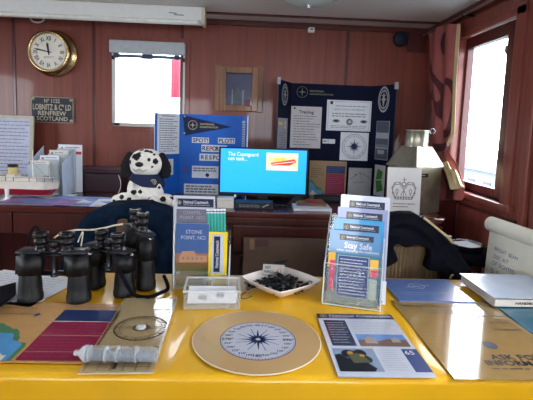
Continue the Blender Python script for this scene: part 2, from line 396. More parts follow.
# outside
SEA = mat('estuary_water', (130, 142, 150), .3)
mb = MB(); mb.bb(-40, -30, -2.2, 60, 80, -2, SEA); o = struct(mb.build('sea'))
q = onX(495, 172, 9.0); q2 = onX(478, 190, 9.0)
rt = root('quayside_building', (9.5, 15.5, -1.99), 'long grey quayside building low in the view through the right window', 'building')
mb = MB(); mb.bb(8.6, 12, -1.99, 10.4, 19.5, -.1, mat('grey_render', (120, 126, 134), .8)); mb.build('wall', rt)
mb = MB(); mb.prism([(8.4, 11.8, -.1), (10.6, 11.8, -.1), (9.5, 11.8, .25)], (0, 8, 0), mat('slate', (96, 102, 112), .8)); mb.build('roof', rt)
for k in range(6):
    mb = MB(); mb.bb(8.58, 12.6 + k * 1.1, -1.2, 8.61, 13.1 + k * 1.1, -.5, mat('dark_pane', (60, 66, 76), .3)); mb.build('window', rt)
r0 = onY(171, 59, 3.6); r1 = onY(184, 98, 3.6)
rt = root('red_marker', ((r0[0] + r1[0]) / 2, 3.62, -1.99), 'red ribbed panel on a post outside the small back window', 'panel')
mb = MB(); RP = mat('red_panel', (214, 70, 92), .6); wv = (r0[0] + .3 - r0[0])
X0 = r0[0]; mb.bb(X0, 3.6, r1[2], X0 + .22, 3.62, r0[2], RP, bev=.004)
for k in range(5): mb.bb(X0 + .015 + k * .045, 3.592, r1[2], X0 + .03 + k * .045, 3.6, r0[2], RP)
mb.build('panel', rt)
mb = MB(); mb.tube([(X0 + .16, 3.64, -1.99), (X0 + .16, 3.64, r0[2])], .02, STEEL); mb.build('post', rt)
mb = MB(); mb.bb(XR + .13, 2.12, 1.735, XR + .17, 2.16, 1.755, BLK); p = onX(470, 46, XR + .15)
mb.prism([(XR + .13, p[1] - .13, p[2]), (XR + .13, p[1], p[2] + .01), (XR + .13, p[1] - .06, p[2] - .07)], (.01, 0, 0), mat('bracket_grey', (90, 98, 110), .6))
mb = MB(); mb.prism([(XR + .13, 2.02, 1.70), (XR + .13, 2.24, 1.735), (XR + .13, 2.24, 1.70), (XR + .13, 2.16, 1.63)], (.012, 0, 0), mat('bracket_grey', (90, 98, 110), .6))
tag(mb.build('hull_bracket'), 'small dark triangular bracket outside the top corner of the right window', 'bracket')

# ============================================================ fittings on walls and ceiling
# curtain rail + curtain
rt = root('curtain_rail', (XR - .05, 2.4, 1.9), 'thin metal curtain rail along the top of the right wall', 'curtain rail')
mb = MB(); mb.tube([(XR - .06, 2.86, 1.90), (XR - .06, 1.82, 1.90)], .006, mat('rail_metal', (150, 132, 120), .3, .8)); mb.build('rail', rt)
for y in (2.8, 2.33):
    mb = MB(); mb.bb(XR - .066, y - .008, 1.893, XR, y + .008, 1.907, BLK); mb.build('bracket', rt)
def curtain_mat():
    m = mat('rust_damask', (158, 88, 84), .5, var=.1, scale=20); nt = m.node_tree; b = nt.nodes['Principled BSDF']
    r = [x for x in nt.nodes if x.type == 'VALTORGB'][0]; N = nt.nodes.new
    tc = [x for x in nt.nodes if x.type == 'TEX_COORD'][0]; w = N('ShaderNodeTexWave'); w.inputs['Scale'].default_value = 2.2; w.inputs['Distortion'].default_value = 9; w.inputs['Detail'].default_value = 0
    w.inputs['Detail Scale'].default_value = 1.2
    nt.links.new(tc.outputs['Object'], w.inputs['Vector']); r2 = N('ShaderNodeValToRGB'); r2.color_ramp.elements[0].position = .86; r2.color_ramp.elements[1].position = .9
    nt.links.new(w.outputs['Fac'], r2.inputs['Fac']); mx = N('ShaderNodeMix'); mx.data_type = 'RGBA'
    nt.links.new(r2.outputs['Color'], mx.inputs['Factor']); nt.links.new(r.outputs['Color'], mx.inputs['A']); mx.inputs['B'].default_value = (*lin((78, 34, 40)), 1)
    nt.links.new(mx.outputs['Result'], b.inputs['Base Color']); return m
CUR = curtain_mat(); LIN = mat('gold_lining', (206, 186, 142), .6)
rt = root('curtain', (XR - .08, 2.6, .95), 'rust red patterned curtain with a gold lining, tied back beside the right window', 'curtain')
rows = [(24, 426, 458), (50, 427, 456), (80, 428, 454), (110, 429, 453), (135, 430, 452), (146, 433, 446), (158, 434, 450), (172, 436, 456), (186, 438, 462), (200, 440, 458)]
XC = XR - .075
def cur(u, v):
    k = v * (len(rows) - 1); i = min(int(k), len(rows) - 2); f = k - i
    py = rows[i][0] * (1 - f) + rows[i + 1][0] * f; a = rows[i][1] * (1 - f) + rows[i + 1][1] * f; b = rows[i][2] * (1 - f) + rows[i + 1][2] * f
    amp = .012 * (1 if abs(v - .55) > .12 else .5)
    p = onX(a + (b - a) * u, py, XC); p[0] = min(XR - .02, XC + .01 + amp * math.sin(u * 15 + math.sin(v * 5)) + .005 * math.sin(v * 20 + u * 6)); p[1] = min(p[1], 2.85); p[2] = min(p[2], 1.9); return p
mb = MB(); mb.grid(cur, 40, 50, CUR, th=.003); mb.build('drape', rt)
mb = MB(); mb.grid(lambda u, v: (lambda k: onX(np.interp(v * .56 * 9, range(10), [r[2] for r in rows]) - .5 + 3.2 * u, np.interp(v * .56 * 9, range(10), [r[0] for r in rows]), XC - .018 - .008 * math.sin(v * 9)))(0), 3, 30, LIN, th=.003); mb.build('lining', rt)
p = cur(.5, .57)
mb = MB(); mb.grid(lambda u, v: (lambda P: P + V((-.018, 0, 0)))(onX(430 + 20 * u, 141 + 8 * v + 3 * math.sin(u * 3), XC - .01)), 8, 3, CUR, th=.006); mb.build('tieback', rt)
def hem(u, v):
    a = onX(441 + 4 * v, 163 + 1 * v, XC - .03); b = onX(456 + 8 * v, 186 + 2 * v, XC - .05); c = onX(452 - 2 * v, 160 + 4 * v, XC - .03)
    a = onX(441 + 10 * u, 163 + 27 * u, XC - .03); b = onX(447 + 18 * u, 161 + 24 * u + 3 * math.sin(u * 9), XC - .035)
    p = a * (1 - v) + b * v; p[0] += .012 * (.3 + u) * math.sin(v * 16 + u * 2); return p
mb = MB(); mb.grid(hem, 12, 24, LIN, th=.003); mb.build('hem', rt)

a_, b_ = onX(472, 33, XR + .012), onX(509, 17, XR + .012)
mb = MB(); mb.tube([(XR + .012, a_[1], a_[2] - .01), (XR + .012, 1.96, a_[2] - .01)], .009, WHITE, n=12)  # white tube added in place of the bright light gap along the recess top
tag(mb.build('light_gap_tube'), 'thin white tube standing in for the strip of light at the right window head', 'blind')
# strip light
rt = root('strip_light', (-.95, 2.66, 1.88), 'long white fluorescent strip light under the ceiling at the left', 'light fitting')
xr_ = -.30; ya, yb = 2.60, 2.69
mb = MB(); mb.prism([(XL + .2, ya + .012, 1.86), (XL + .2, ya, 1.875), (XL + .2, ya, ZC - .002), (XL + .2, yb, ZC - .002), (XL + .2, yb, 1.875), (XL + .2, yb - .012, 1.86)], (xr_ - XL - .2, 0, 0), WHITE); mb.build('housing', rt)
mb = MB(); mb.tube([(XL + .25, ya - .014, 1.857), (xr_ - .02, ya - .014, 1.857)], .013, mat('tube_glass', (236, 236, 228), .3)); mb.build('tube', rt)
mb = MB(); mb.bb(xr_ - .001, ya - .005, 1.85, xr_ + .018, yb, ZC - .002, mat('end_cap', (204, 200, 178), .5), bev=.004); mb.build('end_cap', rt)
mb = MB(); f = Fr((xr_ - .2, ya - .0005, 1.92), (1, 0, 0), (0, 0, -1), .1, .03); mb.line(f, .1, .35, .55, .45, .004, INK); mb.line(f, .4, .7, .95, .75, .004, INK); mb.build('printed_mark', rt)
# ceiling lamp
c = onZ(309, -2, 1.9); cx, cy = c[0], c[1]
rt = root('ceiling_lamp', (cx, cy, 1.85), 'round opal glass ceiling lamp with a brass rim and small knob', 'ceiling lamp')
mb = MB(); mb.lathe([(.001, 1.868), (.06, 1.871), (.11, 1.884), (.15, 1.905), (.17, 1.93)], mat('opal_glass', (206, 222, 214), .25, var=.02), o=(cx, cy, 0), n=40); mb.build('glass_bowl', rt)
mb = MB(); mb.lathe([(.168, 1.925), (.18, 1.925), (.184, 1.948), (.16, 1.949)], mat('brown_rim', (70, 40, 34), .3, .5), o=(cx, cy, 0), n=40); mb.build('rim', rt)
mb = MB(); mb.lathe([(.001, 1.846), (.008, 1.85), (.011, 1.858), (.007, 1.866), (.012, 1.870)], STEEL, o=(cx, cy, 0), n=16); mb.build('knob', rt)

# clock: wall plate, drum, dial
cc = onY(54.3, 53.8, WY); cx, cz = cc[0], cc[2]; AX = (V((1, 0, 0)), V((0, 0, 1)), V((0, -1, 0)))
rt = root('wall_clock', (cx, WY, cz - .15), 'round brass ship clock with a white dial and roman numerals', 'clock')
mb = MB(); mb.lathe([(.150, 0), (.150, .008), (.143, .014), (.132, .016), (.127, .024), (.122, .026), (.118, .055), (.121, .06), (.128, .068)], GOLD, o=(cx, WY - .001, cz), ax=AX, n=56, cap=False); mb.build('case', rt)
mb = MB(); mb.lathe([(.118, .07), (.128, .068), (.132, .076), (.130, .086), (.120, .092), (.112, .088), (.110, .076)], GOLD, o=(cx, WY - .001, cz), ax=AX, n=56, cap=False); mb.build('bezel', rt)
R_ = .112; f = Fr((cx - R_, WY - .078, cz + R_), (1, 0, 0), (0, 0, -1), 2 * R_, 2 * R_)
mb = MB(); mb.disc(f, .5, .5, R_, mat('clock_dial', (232, 228, 214), .4), d=0, n=56)
for k, s_ in enumerate(['XII', 'I', 'II', 'III', 'IV', 'V', 'VI', 'VII', 'VIII', 'IX', 'X', 'XI']):
    a = k * math.pi / 6; rr = .083; mb.txt(f, s_, .5 + rr * math.sin(a) / f.w, .5 - rr * math.cos(a) / f.h, .026, INK, rot=-a, sx=.7)
for k in range(60):
    a = k * math.pi / 30; mb.line(f, .5 + .102 * math.sin(a) / f.w, .5 - .102 * math.cos(a) / f.h, .5 + .107 * math.sin(a) / f.w, .5 - .107 * math.cos(a) / f.h, .0015, INK)
mb.lines(f, .36, .62, .66, .68, 2, INK2, seed=3); mb.build('dial', rt)
for nm, a, L, w in (('minute_hand', math.radians(-79), .095, .006), ('hour_hand', math.radians(-8), .06, .009)):
    mb = MB(); S, C_ = math.sin(a), math.cos(a)
    P_ = lambda l, q: (cx + S * l + C_ * q, WY - .081, cz + C_ * l - S * q)
    mb.prism([P_(-.02, -w * .4), P_(L * .75, -w * .8), P_(L, 0), P_(L * .75, w * .8), P_(-.02, w * .4)], (0, -.001, 0), INK)
    mb.lathe([(.007, 0), (.007, .004)], INK, o=(cx, WY - .080, cz), ax=AX, n=14); mb.build(nm, rt)
# ring above the clock
c = onY(38, 15, WY)
mb = MB(); mb.tube([(c[0] + .042 * math.cos(a), WY - .012, 1.905 + .024 * math.sin(a)) for a in [k / 20 * 2 * math.pi for k in range(21)]], .006, WHITE)
tag(mb.build('cable_ring'), 'small white ring on the wall above the brass clock', 'ring')
# builder's plaque
rt = root('builders_plaque', (-1.287, WY, 1.245), 'dark rectangular shipbuilder plaque with raised cream letters below the clock', 'plaque')
f = Fr((-1.428, WY - .016, 1.412), (1, 0, 0), (0, 0, -1), .272, .166)
mb = MB(); q = [(.05, 0), (.95, 0), (.95, .05), (1, .06), (1, .94), (.95, .95), (.95, 1), (.05, 1), (.05, .95), (0, .94), (0, .06), (.05, .05)]
mb.slab(f, mat('plaque_edge', (140, 130, 116), .5, .3), .015); mb.rect(f, .02, .03, .98, .97, mat('plaque_dark', (34, 40, 50), .5)); mb.build('plate', rt)
mb = MB(); CR = mat('plaque_letters', (172, 164, 146), .5)
for s_, y, h, sx in (('Nº 1122', .15, .024, 1), ('LOBNITZ & Cº Lᵈ', .39, .036, .82), ('RENFREW', .63, .028, 1.15), ('SCOTLAND', .84, .026, 1.25)): mb.txt(f, s_.replace('ᵈ', 'D'), .5, y, h, CR, d=.0025, w={'N': .10, 'L': .245, 'R': .18, 'S': .20}[s_[0]])
mb.build('lettering', rt)
for a, b in ((.05, .08), (.95, .08), (.05, .92), (.95, .92)):
    mb = MB(); p = f.P(a, b); mb.lathe([(.012, 0), (.012, .003), (.004, .006)], CR, o=p, ax=AX, n=12); mb.build('rivet', rt)
# framed picture
f = frY(215, 66, 263, 112, WY); f = Fr(f.o + V((0, -.045, 0)), f.u, f.v, f.w, f.h); pc = f.P(.5, 1)
rt = root('framed_picture', (pc[0], WY, pc[2]), 'small wooden box frame holding a dark blue picture on the back wall', 'picture')
mb = MB()
for a in ((0, 0, .14, 1), (.86, 0, 1, 1)): p, q = f.P(a[0], a[1]), f.P(a[2], a[3]); mb.bb(p[0], WY, q[2], q[0], WY - .028, p[2], OAK, bev=.004)
p, q = f.P(.1, .03), f.P(.9, .99)
W_ = .042
for b in ((p[0], q[2], p[0] + W_, p[2]), (q[0] - W_, q[2], q[0], p[2]), (p[0] + W_, q[2], q[0] - W_, q[2] + W_), (p[0] + W_, p[2] - W_, q[0] - W_, p[2])): mb.bb(b[0], WY - .045, b[1], b[2], WY - .005, b[3], OAK, bev=.006)
mb.build('frame', rt)
g2 = Fr((p[0] + .03, WY - .014, p[2] - .03), (1, 0, 0), (0, 0, -1), q[0] - p[0] - .06, p[2] - q[2] - .06)
mb = MB(); mb.slab(g2, mat('night_blue', (36, 42, 84), .25, coat=.6), .006); TWR = mat('pale_tower', (150, 150, 160), .6)
mb.rect(g2, .26, .5, .3, .95, TWR); mb.rect(g2, .62, .52, .66, .95, TWR); mb.poly(g2, [(.32, .9), (.32, .62), (.46, .42), (.58, .6), (.58, .9)], mat('green_grey', (78, 88, 96), .6)); mb.rect(g2, .7, .75, .9, .95, mat('dusk_red', (110, 70, 84), .6)); mb.build('picture', rt)
# sensor, fan
mb = MB(); p = onY(311, 30, WY); mb.bb(p[0] - .022, WY - .03, p[2] - .02, p[0] + .022, WY, p[2] + .018, WHITE, bev=.006); mb.bb(p[0] - .008, WY - .032, p[2] - .008, p[0] + .01, WY - .029, p[2] + .006, GREYP)
tag(mb.build('sensor_box'), 'tiny white sensor box high on the back wall under the ceiling lamp', 'sensor')
p = onY(401, 39, WY - .05)
rt = root('wall_speaker', (p[0], WY, p[2] - .05), 'small round dark blue speaker high on the back wall near the corner', 'speaker')
mb = MB(); DB = mat('deep_blue_plastic', (10, 17, 38), .4); mb.lathe([(.02, 0), (.03, .02), (.046, .03), (.05, .05), (.046, .062), (.04, .064)], DB, o=(p[0], WY - .001, p[2]), ax=AX, n=30); mb.build('housing', rt)
mb = MB(); mb.lathe([(.04, .062), (.03, .067), (.001, .07)], mat('speaker_mesh', (14, 22, 44), .6, var=.4, scale=300), o=(p[0], WY - .001, p[2]), ax=AX, n=30); mb.build('grille', rt)
mb = MB(); mb.bb(p[0] + .06, WY - .02, p[2] - .075, XR - .03, WY, p[2] + .055, WALLD, bev=.004); tag(mb.build('wooden_block'), 'dark wooden block between the round speaker and the corner', 'block')

# ============================================================ desk along the back wall
DZ = .84; DF = 2.13
mb = MB(); mb.bb(-2.3, DF, DZ - .03, 1.02, WY - .04, DZ, DESK, bev=.006)
tag(mb.build('worktop'), 'long mahogany worktop running along the back wall under the boards', 'worktop')
def knob(mb, p): mb.lathe([(.006, 0), (.006, .012), (.014, .018), (.012, .026), (.001, .028)], GOLD, o=p, ax=AX, n=12)
def unit_(name, X0, X1, label, doors, apron=False, zb=.02):
    rt = root(name, ((X0 + X1) / 2, DF + .3, 0), label, 'cabinet')
    mb = MB()
    if not apron:
        mb.bb(X0, DF + .03, 0, X1, WY - .06, .808, DESKV)
        mb.bb(X0 - .002, DF + .012, .775, X1 + .002, DF + .03, .808, DESKV, bev=.005)
        mb.build('body', rt)
        w = (X1 - X0) / doors
        for k in range(doors):
            a, b = X0 + k * w + .012, X0 + (k + 1) * w - .012
            mb = MB(); mb.bb(a, DF + .014, .63, b, DF + .03, .765, DESKV, bev=.004); dr = mb.build('drawer', rt)
            mb = MB(); mb.bb(a, DF + .012, .05, b, DF + .03, .615, DESKV, bev=.004); d = mb.build('door', rt)
            mb = MB(); t = .045
            for q in ((a, .05, a + t, .615), (b - t, .05, b, .615), (a + t, .05, b - t, .05 + t), (a + t, .57, b - t, .615)): mb.bb(q[0], DF + .004, q[1], q[2], DF + .013, q[3], DESKV, bev=.004)
            mb.build('door_frame', d)
            mb = MB(); knob(mb, ((a + b) / 2, DF + .014, .70)); mb.build('knob', dr)
    else:
        for k in range(doors):
            w = (X1 - X0) / doors; mb = MB(); mb.bb(X0 + k * w + .004, DF + .012, .70, X0 + (k + 1) * w - .004, WY - .1, .805, DESKV, bev=.004); mb.build('drawer', rt)
        for X in (X0, X1 - .03): mb = MB(); mb.bb(X, DF + .015, 0, X + .03, WY - .06, .808, DESKV); mb.build('side_panel', rt)
        mb = MB(); mb.bb(X0, WY - .09, 0, X1, WY - .06, .808, WALLD); mb.build('back_panel', rt)
unit_('kneehole_desk', -2.25, -.62, 'mahogany kneehole desk with shallow drawers below the model ship', 3, apron=True)
unit_('cupboard', -.60, .95, 'mahogany cupboard with panelled doors below the monitor', 3)
mb = MB(); c0 = onZ(452, 214, .86)
mb.lathe([(.05, 0), (.045, .02), (.035, .05), (.035, .74), (.05, .80), (.062, .812), (.05, .822), (.055, .832), (.066, .845), (.06, .857), (.001, .858)], DESK, o=(.91, 2.055, 0), n=30)
tag(mb.build('turned_ledge'), 'dark round moulded ledge at the right end of the worktop', 'ledge')

# blue trifold board
BY = 2.62
rt = root('blue_display_board', (-.25, BY, DZ), 'bright blue folding display board standing between the toy dog and the monitor', 'display board')
A = onY(180, 113, BY + .03); B = onY(242, 117, BY + .03); top = (A[2] + B[2]) / 2; hb = top - DZ - .002
L0 = onY(155, 111, BY - .1); EDG = mat('board_edge', (200, 208, 224), .6)
fc = Fr((A[0], BY + .03, top), (1, 0, 0), (0, 0, -1), B[0] - A[0], hb)
fl = Fr((L0[0], BY - .1, top), V((A[0], BY + .03, 0)) - V((L0[0], BY - .1, 0)), (0, 0, -1), math.dist((A[0], .13), (L0[0], 0)), hb)
fr_ = Fr((B[0], BY + .03, top), (.035, -.2, 0), (0, 0, -1), .2, hb)
for f, nm in ((fc, 'centre_panel'), (fl, 'side_panel'), (fr_, 'side_panel')):
    mb = MB(); mb.slab(f, BLUE, .006, EDG)
    mb.build(nm, rt)
def pinned(name, f, base, label, cat, fn=None, group=None, th=.001):
    mb = MB(); mb.slab(f, base, th)
    if fn: fn(mb, f)
    o = mb.build(name); tag(o, label, cat, group); return o
def on(fr, x0, y0, x1, y1, depth_off=.003):
    """sub-rectangle of a board given by normalised corners, lying just proud of it"""
    return fr.sub(x0, y0, x1, y1, depth_off)
def loc_(fr, x, y):
    """where a sight line meets the plane of a frame, as its (a, b)"""
    r = ray(x, y); t = (fr.o - CAMP).dot(fr.n) / r.dot(fr.n); p = CAMP + r * t - fr.o
    return p.dot(fr.u) / fr.w, p.dot(fr.v) / fr.h
def onfr(fr, x0, y0, x1, y1, d=.003):
    xm, ym = (x0 + x1) / 2, (y0 + y1) / 2
    return on(fr, loc_(fr, x0, ym)[0], loc_(fr, xm, y0)[1], loc_(fr, x1, ym)[0], loc_(fr, xm, y1)[1], d)
pinned('notice_sheet', onfr(fl, 157, 114, 179, 154), PAPER, 'white sheet of small print pinned to the left wing of the blue board', 'notice',
       lambda m, f: (m.rect(f, .2, .04, .8, .06, INK2), m.lines(f, .08, .1, .94, .95, 15, INK2, seed=2)))
pinned('badge_card', onfr(fl, 163, 159, 173, 175), PAPER, 'small white card with a dark round badge low on the blue board wing', 'card',
       lambda m, f: (m.disc(f, .5, .5, .02, INK, ry=1.1), m.disc(f, .5, .5, .012, GREYP, d=.0012), m.line(f, .5, .3, .5, .7, .003, INK, d=.0014)))
# pennant
pts = [(183, 115), (185, 135.5), (232, 127)]
ab = [loc_(fc, *p) for p in pts]; f = fc
mb = MB(); P3 = [f.P(a, b, .004) for a, b in ab]; mb.prism([P3[0], P3[2], P3[1]], f.n * .0015, mat('pennant_felt', (26, 38, 74), .8)); 
fp = onfr(fc, 183, 115, 232, 136, .0065); PL = mat('pale_gold_print', (190, 180, 130), .5)
mb.disc(fp, .2, .5, .028, PL, r0=.025, d=0); mb.star(fp, .2, .5, .022, PL, d=.0002, n=4, second=None, inner=.15)
mb.txt(fp, 'NATIONAL', .5, .44, .011, PL, d=0, sx=1.1); mb.txt(fp, 'COASTWATCH', .53, .58, .010, PL, d=0, sx=1.1)
for y in (.1, .9): mb.disc(fp, .035, y, .006, GREYP, d=.0003)
tag(mb.build('pennant'), 'navy triangular pennant with a compass badge on the blue board', 'pennant')
WC = mat('strip_card', (206, 212, 224), .6)
for s_, bx, seg in (('SPOT!', (192, 137.5, 209, 143), None), ('PLOT!', (218, 138, 235, 143.5), None), ('REPORT!', (201.5, 145, 227, 152), 2), ('RESPOND!', (199.5, 154, 233, 161), 3)):
    def fn(m, f, s_=s_, seg=seg):
        if seg is None: m.txt(f, s_, .5, .5, f.h * .7, INK, w=f.w * .9)
        else:
            w = 1 / len(s_)
            for i, ch in enumerate(s_): m.txt(f, ch, .04 + .92 * w * (i + .5), .5, f.h * .6, RED if i == seg and ch != 'P' or (ch == 'P' and s_[0:3] == 'REP') else INK, sx=.95)
    pinned('word_strip', onfr(fc, *bx), WC, 'white paper strip reading %s on the blue board' % s_.strip('!'), 'sign', fn, 'word strips on the blue board')
pinned('info_label', onfr(fc, 192, 166, 220, 178), WC, 'white label with a round blue dot above another label on the blue board', 'label',
       lambda m, f: (m.lines(f, .05, .1, .95, .5, 2, INK2, seed=5, fill=.6), m.disc(f, .55, .75, .012, NAVY)))
pinned('info_label', onfr(fc, 184, 184, 219, 194), WC, 'lowest white label on the blue board, beside the monitor edge', 'label',
       lambda m, f: m.lines(f, .05, .1, .95, .9, 3, INK2, seed=6, fill=.6))
a, b = loc_(fc, 185.5, 168.5); mb = MB(); f = fc; c = f.P(a, b, .002); e = .016
mb.prism([c + V((-e, 0, -e)), c + V((e, 0, -e)), c + V((0, 0, e))], f.n * .001, mat('dull_red', (110, 50, 80), .6)); tag(mb.build('warning_sticker'), 'small dull red triangle sticker low on the blue board', 'sticker')
pinned('tide_table', fr_.sub(.15, .06, .7, .5, .003), PAPER, 'narrow ruled paper on the right wing of the blue board', 'paper', lambda m, f: m.lines(f, .02, .04, .98, .96, 14, BLUEI, seed=9, rag=0, fill=.5))

# black trifold board
KY = 2.84
A = onY(292, 84, KY); B = onY(373, 85, KY); C2 = onY(397, 79, KY - .18); D2 = onY(279, 80, KY - .2)
top = 1.558; hk = top - DZ - .002
kc = Fr((A[0], KY, top), (1, 0, 0), (0, 0, -1), B[0] - A[0], hk)
kr = Fr((B[0], KY, top), V((C2[0] - B[0], -.18, 0)), (0, 0, -1), math.hypot(C2[0] - B[0], .18), hk)
kl = Fr((D2[0], KY - .2, top), V((A[0] - D2[0], .2, 0)), (0, 0, -1), math.hypot(A[0] - D2[0], .2), hk)
rt = root('dark_display_board', (.5, KY, DZ), 'dark navy folding display board standing on the worktop behind the monitor', 'display board')
for f, nm in ((kc, 'centre_panel'), (kr, 'side_panel'), (kl, 'side_panel')):
    mb = MB(); mb.slab(f, DKB, .008, mat('board_edge_dark', (60, 66, 88), .6)); mb.build(nm, rt)
for f, a in ((kr, 1), (kl, 0)):
    p = f.P(a, 0); mb = MB(); mb.bb(p[0] - .01, p[1] - .012, p[2] - .03, p[0] + .01, p[1] + .012, p[2] + .012, GREYP, bev=.003); mb.build('clip', rt)
def title(m, f): pass
mb = MB(); f = onfr(kc, 295, 84, 335, 101, .002); GP = mat('dim_gold', (120, 122, 104), .5)
mb.slab(f, DKB, .0005); mb.disc(f, .18, .5, .036, GP, r0=.034); mb.star(f, .18, .5, .028, GP, n=4, second=None, inner=.14); mb.txt(f, 'NATIONAL', .55, .42, .012, GP, sx=1.1); mb.txt(f, 'COASTWATCH INSTITUTION', .66, .6, .009, GP, sx=.9)
tag(mb.build('board_heading'), 'dark heading strip with a faint gold compass badge on the dark board', 'sign')
pinned('training_notice', onfr(kc, 290.5, 106.5, 321, 148), mat('notice_grey', (190, 186, 190), .6), 'grey printed notice headed Training on the left of the dark board', 'notice',
       lambda m, f: (m.rect(f, .08, .03, .14, .07, INK), m.txt(f, 'Training', .5, .13, .02, INK), m.lines(f, .1, .2, .95, .95, 12, INK2, seed=12, rag=.6, fill=.3)))
def cert(m, f):
    m.rect(f, .03, .04, .97, .96, mat('cert_line', (170, 176, 196), .6)); m.rect(f, .04, .055, .96, .945, PAPER, d=.001)
    m.rect(f, .07, .04, .13, .14, INK, d=.0012); m.lines(f, .2, .16, .9, .22, 1, INK2, seed=1, rag=0, d=.0012); m.txt(f, 'CERTIFICATE OF MEMBERSHIP', .5, .3, .011, INK2, d=.0013, w=f.w * .7, bold=False)
    m.lines(f, .12, .4, .9, .56, 2, INK2, seed=4, d=.0012, rag=.1)
    for X in (.22, .84): m.disc(f, X, .68, .026, GREYP, ry=.45, d=.0013); m.disc(f, X, .68, .016, INK, ry=.45, d=.0015)
    m.disc(f, .52, .7, .022, NAVY, d=.0013); m.disc(f, .52, .7, .01, GREYP, d=.0015); m.lines(f, .1, .82, .92, .92, 2, INK2, seed=8, d=.0012)
pinned('certificate', onfr(kc, 326.5, 100.5, 371, 131), PAPER, 'white landscape certificate with two oval seals on the dark board', 'certificate', cert)
def rose(m, f, R=None, base=None):
    R = R or f.w * .44
    m.disc(f, .5, .5, R, BLUEI, r0=R * .975); m.disc(f, .5, .5, R * .8, BLUEI, r0=R * .78)
    for k in range(36):
        a = k * math.pi / 18; L = .86 if k % 3 else .8
        m.line(f, .5 + R * L * math.sin(a) / f.w, .5 - R * L * math.cos(a) / f.h, .5 + R * .95 * math.sin(a) / f.w, .5 - R * .95 * math.cos(a) / f.h, R * .03, BLUEI)
    m.star(f, .5, .5, R * .68, NAVY, BLUEI, n=8)
pinned('compass_rose_print', onfr(kc, 340, 132.5, 368, 160.5), PAPER, 'square white print of a compass rose on the dark board', 'print', rose)
pinned('name_label', onfr(kc, 322.5, 139, 335, 143.5), PAPER, 'tiny white two part label beside the compass rose print', 'label', lambda m, f: (m.lines(f, .05, .2, .4, .8, 1, INK, seed=2), m.rect(f, .43, 0, .45, 1, INK)))
def crest(m, f):
    m.disc(f, .5, .5, f.w * .48, GREYP, ry=f.h / f.w); m.disc(f, .5, .5, f.w * .40, DKB, ry=f.h / f.w * 1.02, d=.0012); m.disc(f, .5, .5, f.w * .36, GREYP, r0=f.w * .3, ry=f.h / f.w, d=.0014)
    m.poly(f, [(.5, .2), (.62, .5), (.5, .82), (.38, .5)], GREYP, d=.0016); m.line(f, .25, .5, .75, .5, .006, GREYP, d=.0016); m.line(f, .3, .35, .7, .35, .004, GREYP, d=.0016)
def oval(name, f, label, fn):
    mb = MB(); fn(mb, f); tag(mb.build(name), label, 'badge')
oval('oval_crest', onfr(kr, 378.5, 86, 390, 113), 'tall white oval crest on the right wing of the dark board', crest)
oval('oval_crest', onfr(kl, 281, 83, 287.5, 106, .004), 'thin white oval crest on the left wing of the dark board', crest)
pinned('photo_strip', onfr(kr, 376, 121, 389, 160), GREYP, 'column of grey photographs on the right wing of the dark board', 'photographs',
       lambda m, f: (m.rect(f, .03, .01, .97, .42, mat('photo_dark', (70, 80, 96), .5)), m.rect(f, .03, .3, .97, .42, GREYP, d=.001), m.rect(f, .03, .45, .97, .68, MC['photo_dark']), m.rect(f, .03, .6, .97, .68, INK2, d=.001), m.rect(f, .03, .71, .97, .98, MC['photo_dark']), m.rect(f, .2, .75, .7, .85, GREYP, d=.001)))
pinned('leaflet_strip', onfr(kl, 277, 118, 286.5, 152, .004), GREYP, 'narrow grey leaflet on the left wing of the dark board', 'leaflet',
       lambda m, f: (m.disc(f, .75, .2, .012, PAPER, r0=.007, ry=2), m.rect(f, .1, .12, .5, .2, YEL), m.lines(f, .1, .4, .9, .95, 8, INK2, seed=3)))
TAN = mat('chart_tan', (150, 124, 88), .5, coat=.3); MAG = mat('magenta_print', (132, 22, 62), .4, coat=.3); LB = mat('sea_blue', (74, 138, 190), .5); PNL = mat('panel_navy', (30, 48, 96), .4, coat=.3); GRN = mat('land_green', (70, 120, 84), .5)
def chart(m, f):
    m.poly(f, [(0, 1), (0, .55), (.12, .6), (.2, .74), (.34, .8), (.4, 1)], GRN, d=.0006); m.poly(f, [(.0, .97), (.03, .62), (.14, .7), (.2, .84), (.36, .88), (.36, 1)], LB, d=.0009); m.poly(f, [(.02, 1), (.1, .86), (.2, .95), (.3, 1)], PAPER2, d=.0012)
    m.rect(f, .45, .14, .96, .36, PNL, d=.0009); m.rect(f, .45, .37, .96, .97, MAG, d=.0009); m.lines(f, .46, .07, .95, .12, 1, INK2, seed=3, rag=0); m.lines(f, .48, .4, .94, .95, 10, mat('pink_print', (150, 60, 92), .5), seed=4, d=.0012)
    m.lines(f, .48, .16, .94, .34, 3, BLUEI, seed=4, d=.0012); m.lines(f, .05, .2, .4, .5, 5, mat('chart_mark', (110, 92, 70), .6), seed=11, rag=.9)
yq = 2.62
def stander(name, x0, y0, x1, y1, d, base, label, cat, fn):
    f = frY(x0, y0, x1, y1, d); f = Fr((f.o[0], d, f.o[2]), f.u, f.v, f.w, f.o[2] - DZ - .001); return pinned(name, f, base, label, cat, fn, th=.003)
stander('chart_poster', 309, 161, 346, 201, 2.74, TAN, 'tan coastal chart poster with a magenta panel leaning behind the booklets', 'poster', chart)
stander('route_sheet', 348, 168, 371, 201, 2.76, mat('grey_sheet', (158, 160, 164), .6), 'grey sheet with a faint drawing beside the tan chart poster', 'paper',
        lambda m, f: (m.line(f, .1, .4, .5, .15, .004, INK2), m.line(f, .5, .15, .9, .35, .004, INK2), m.line(f, .2, .55, .8, .5, .003, INK2), m.line(f, .5, .15, .6, .5, .003, INK2), m.disc(f, .3, .25, .006, RED)))
f = onfr(kr, 374.5, 165, 385, 196, .004)
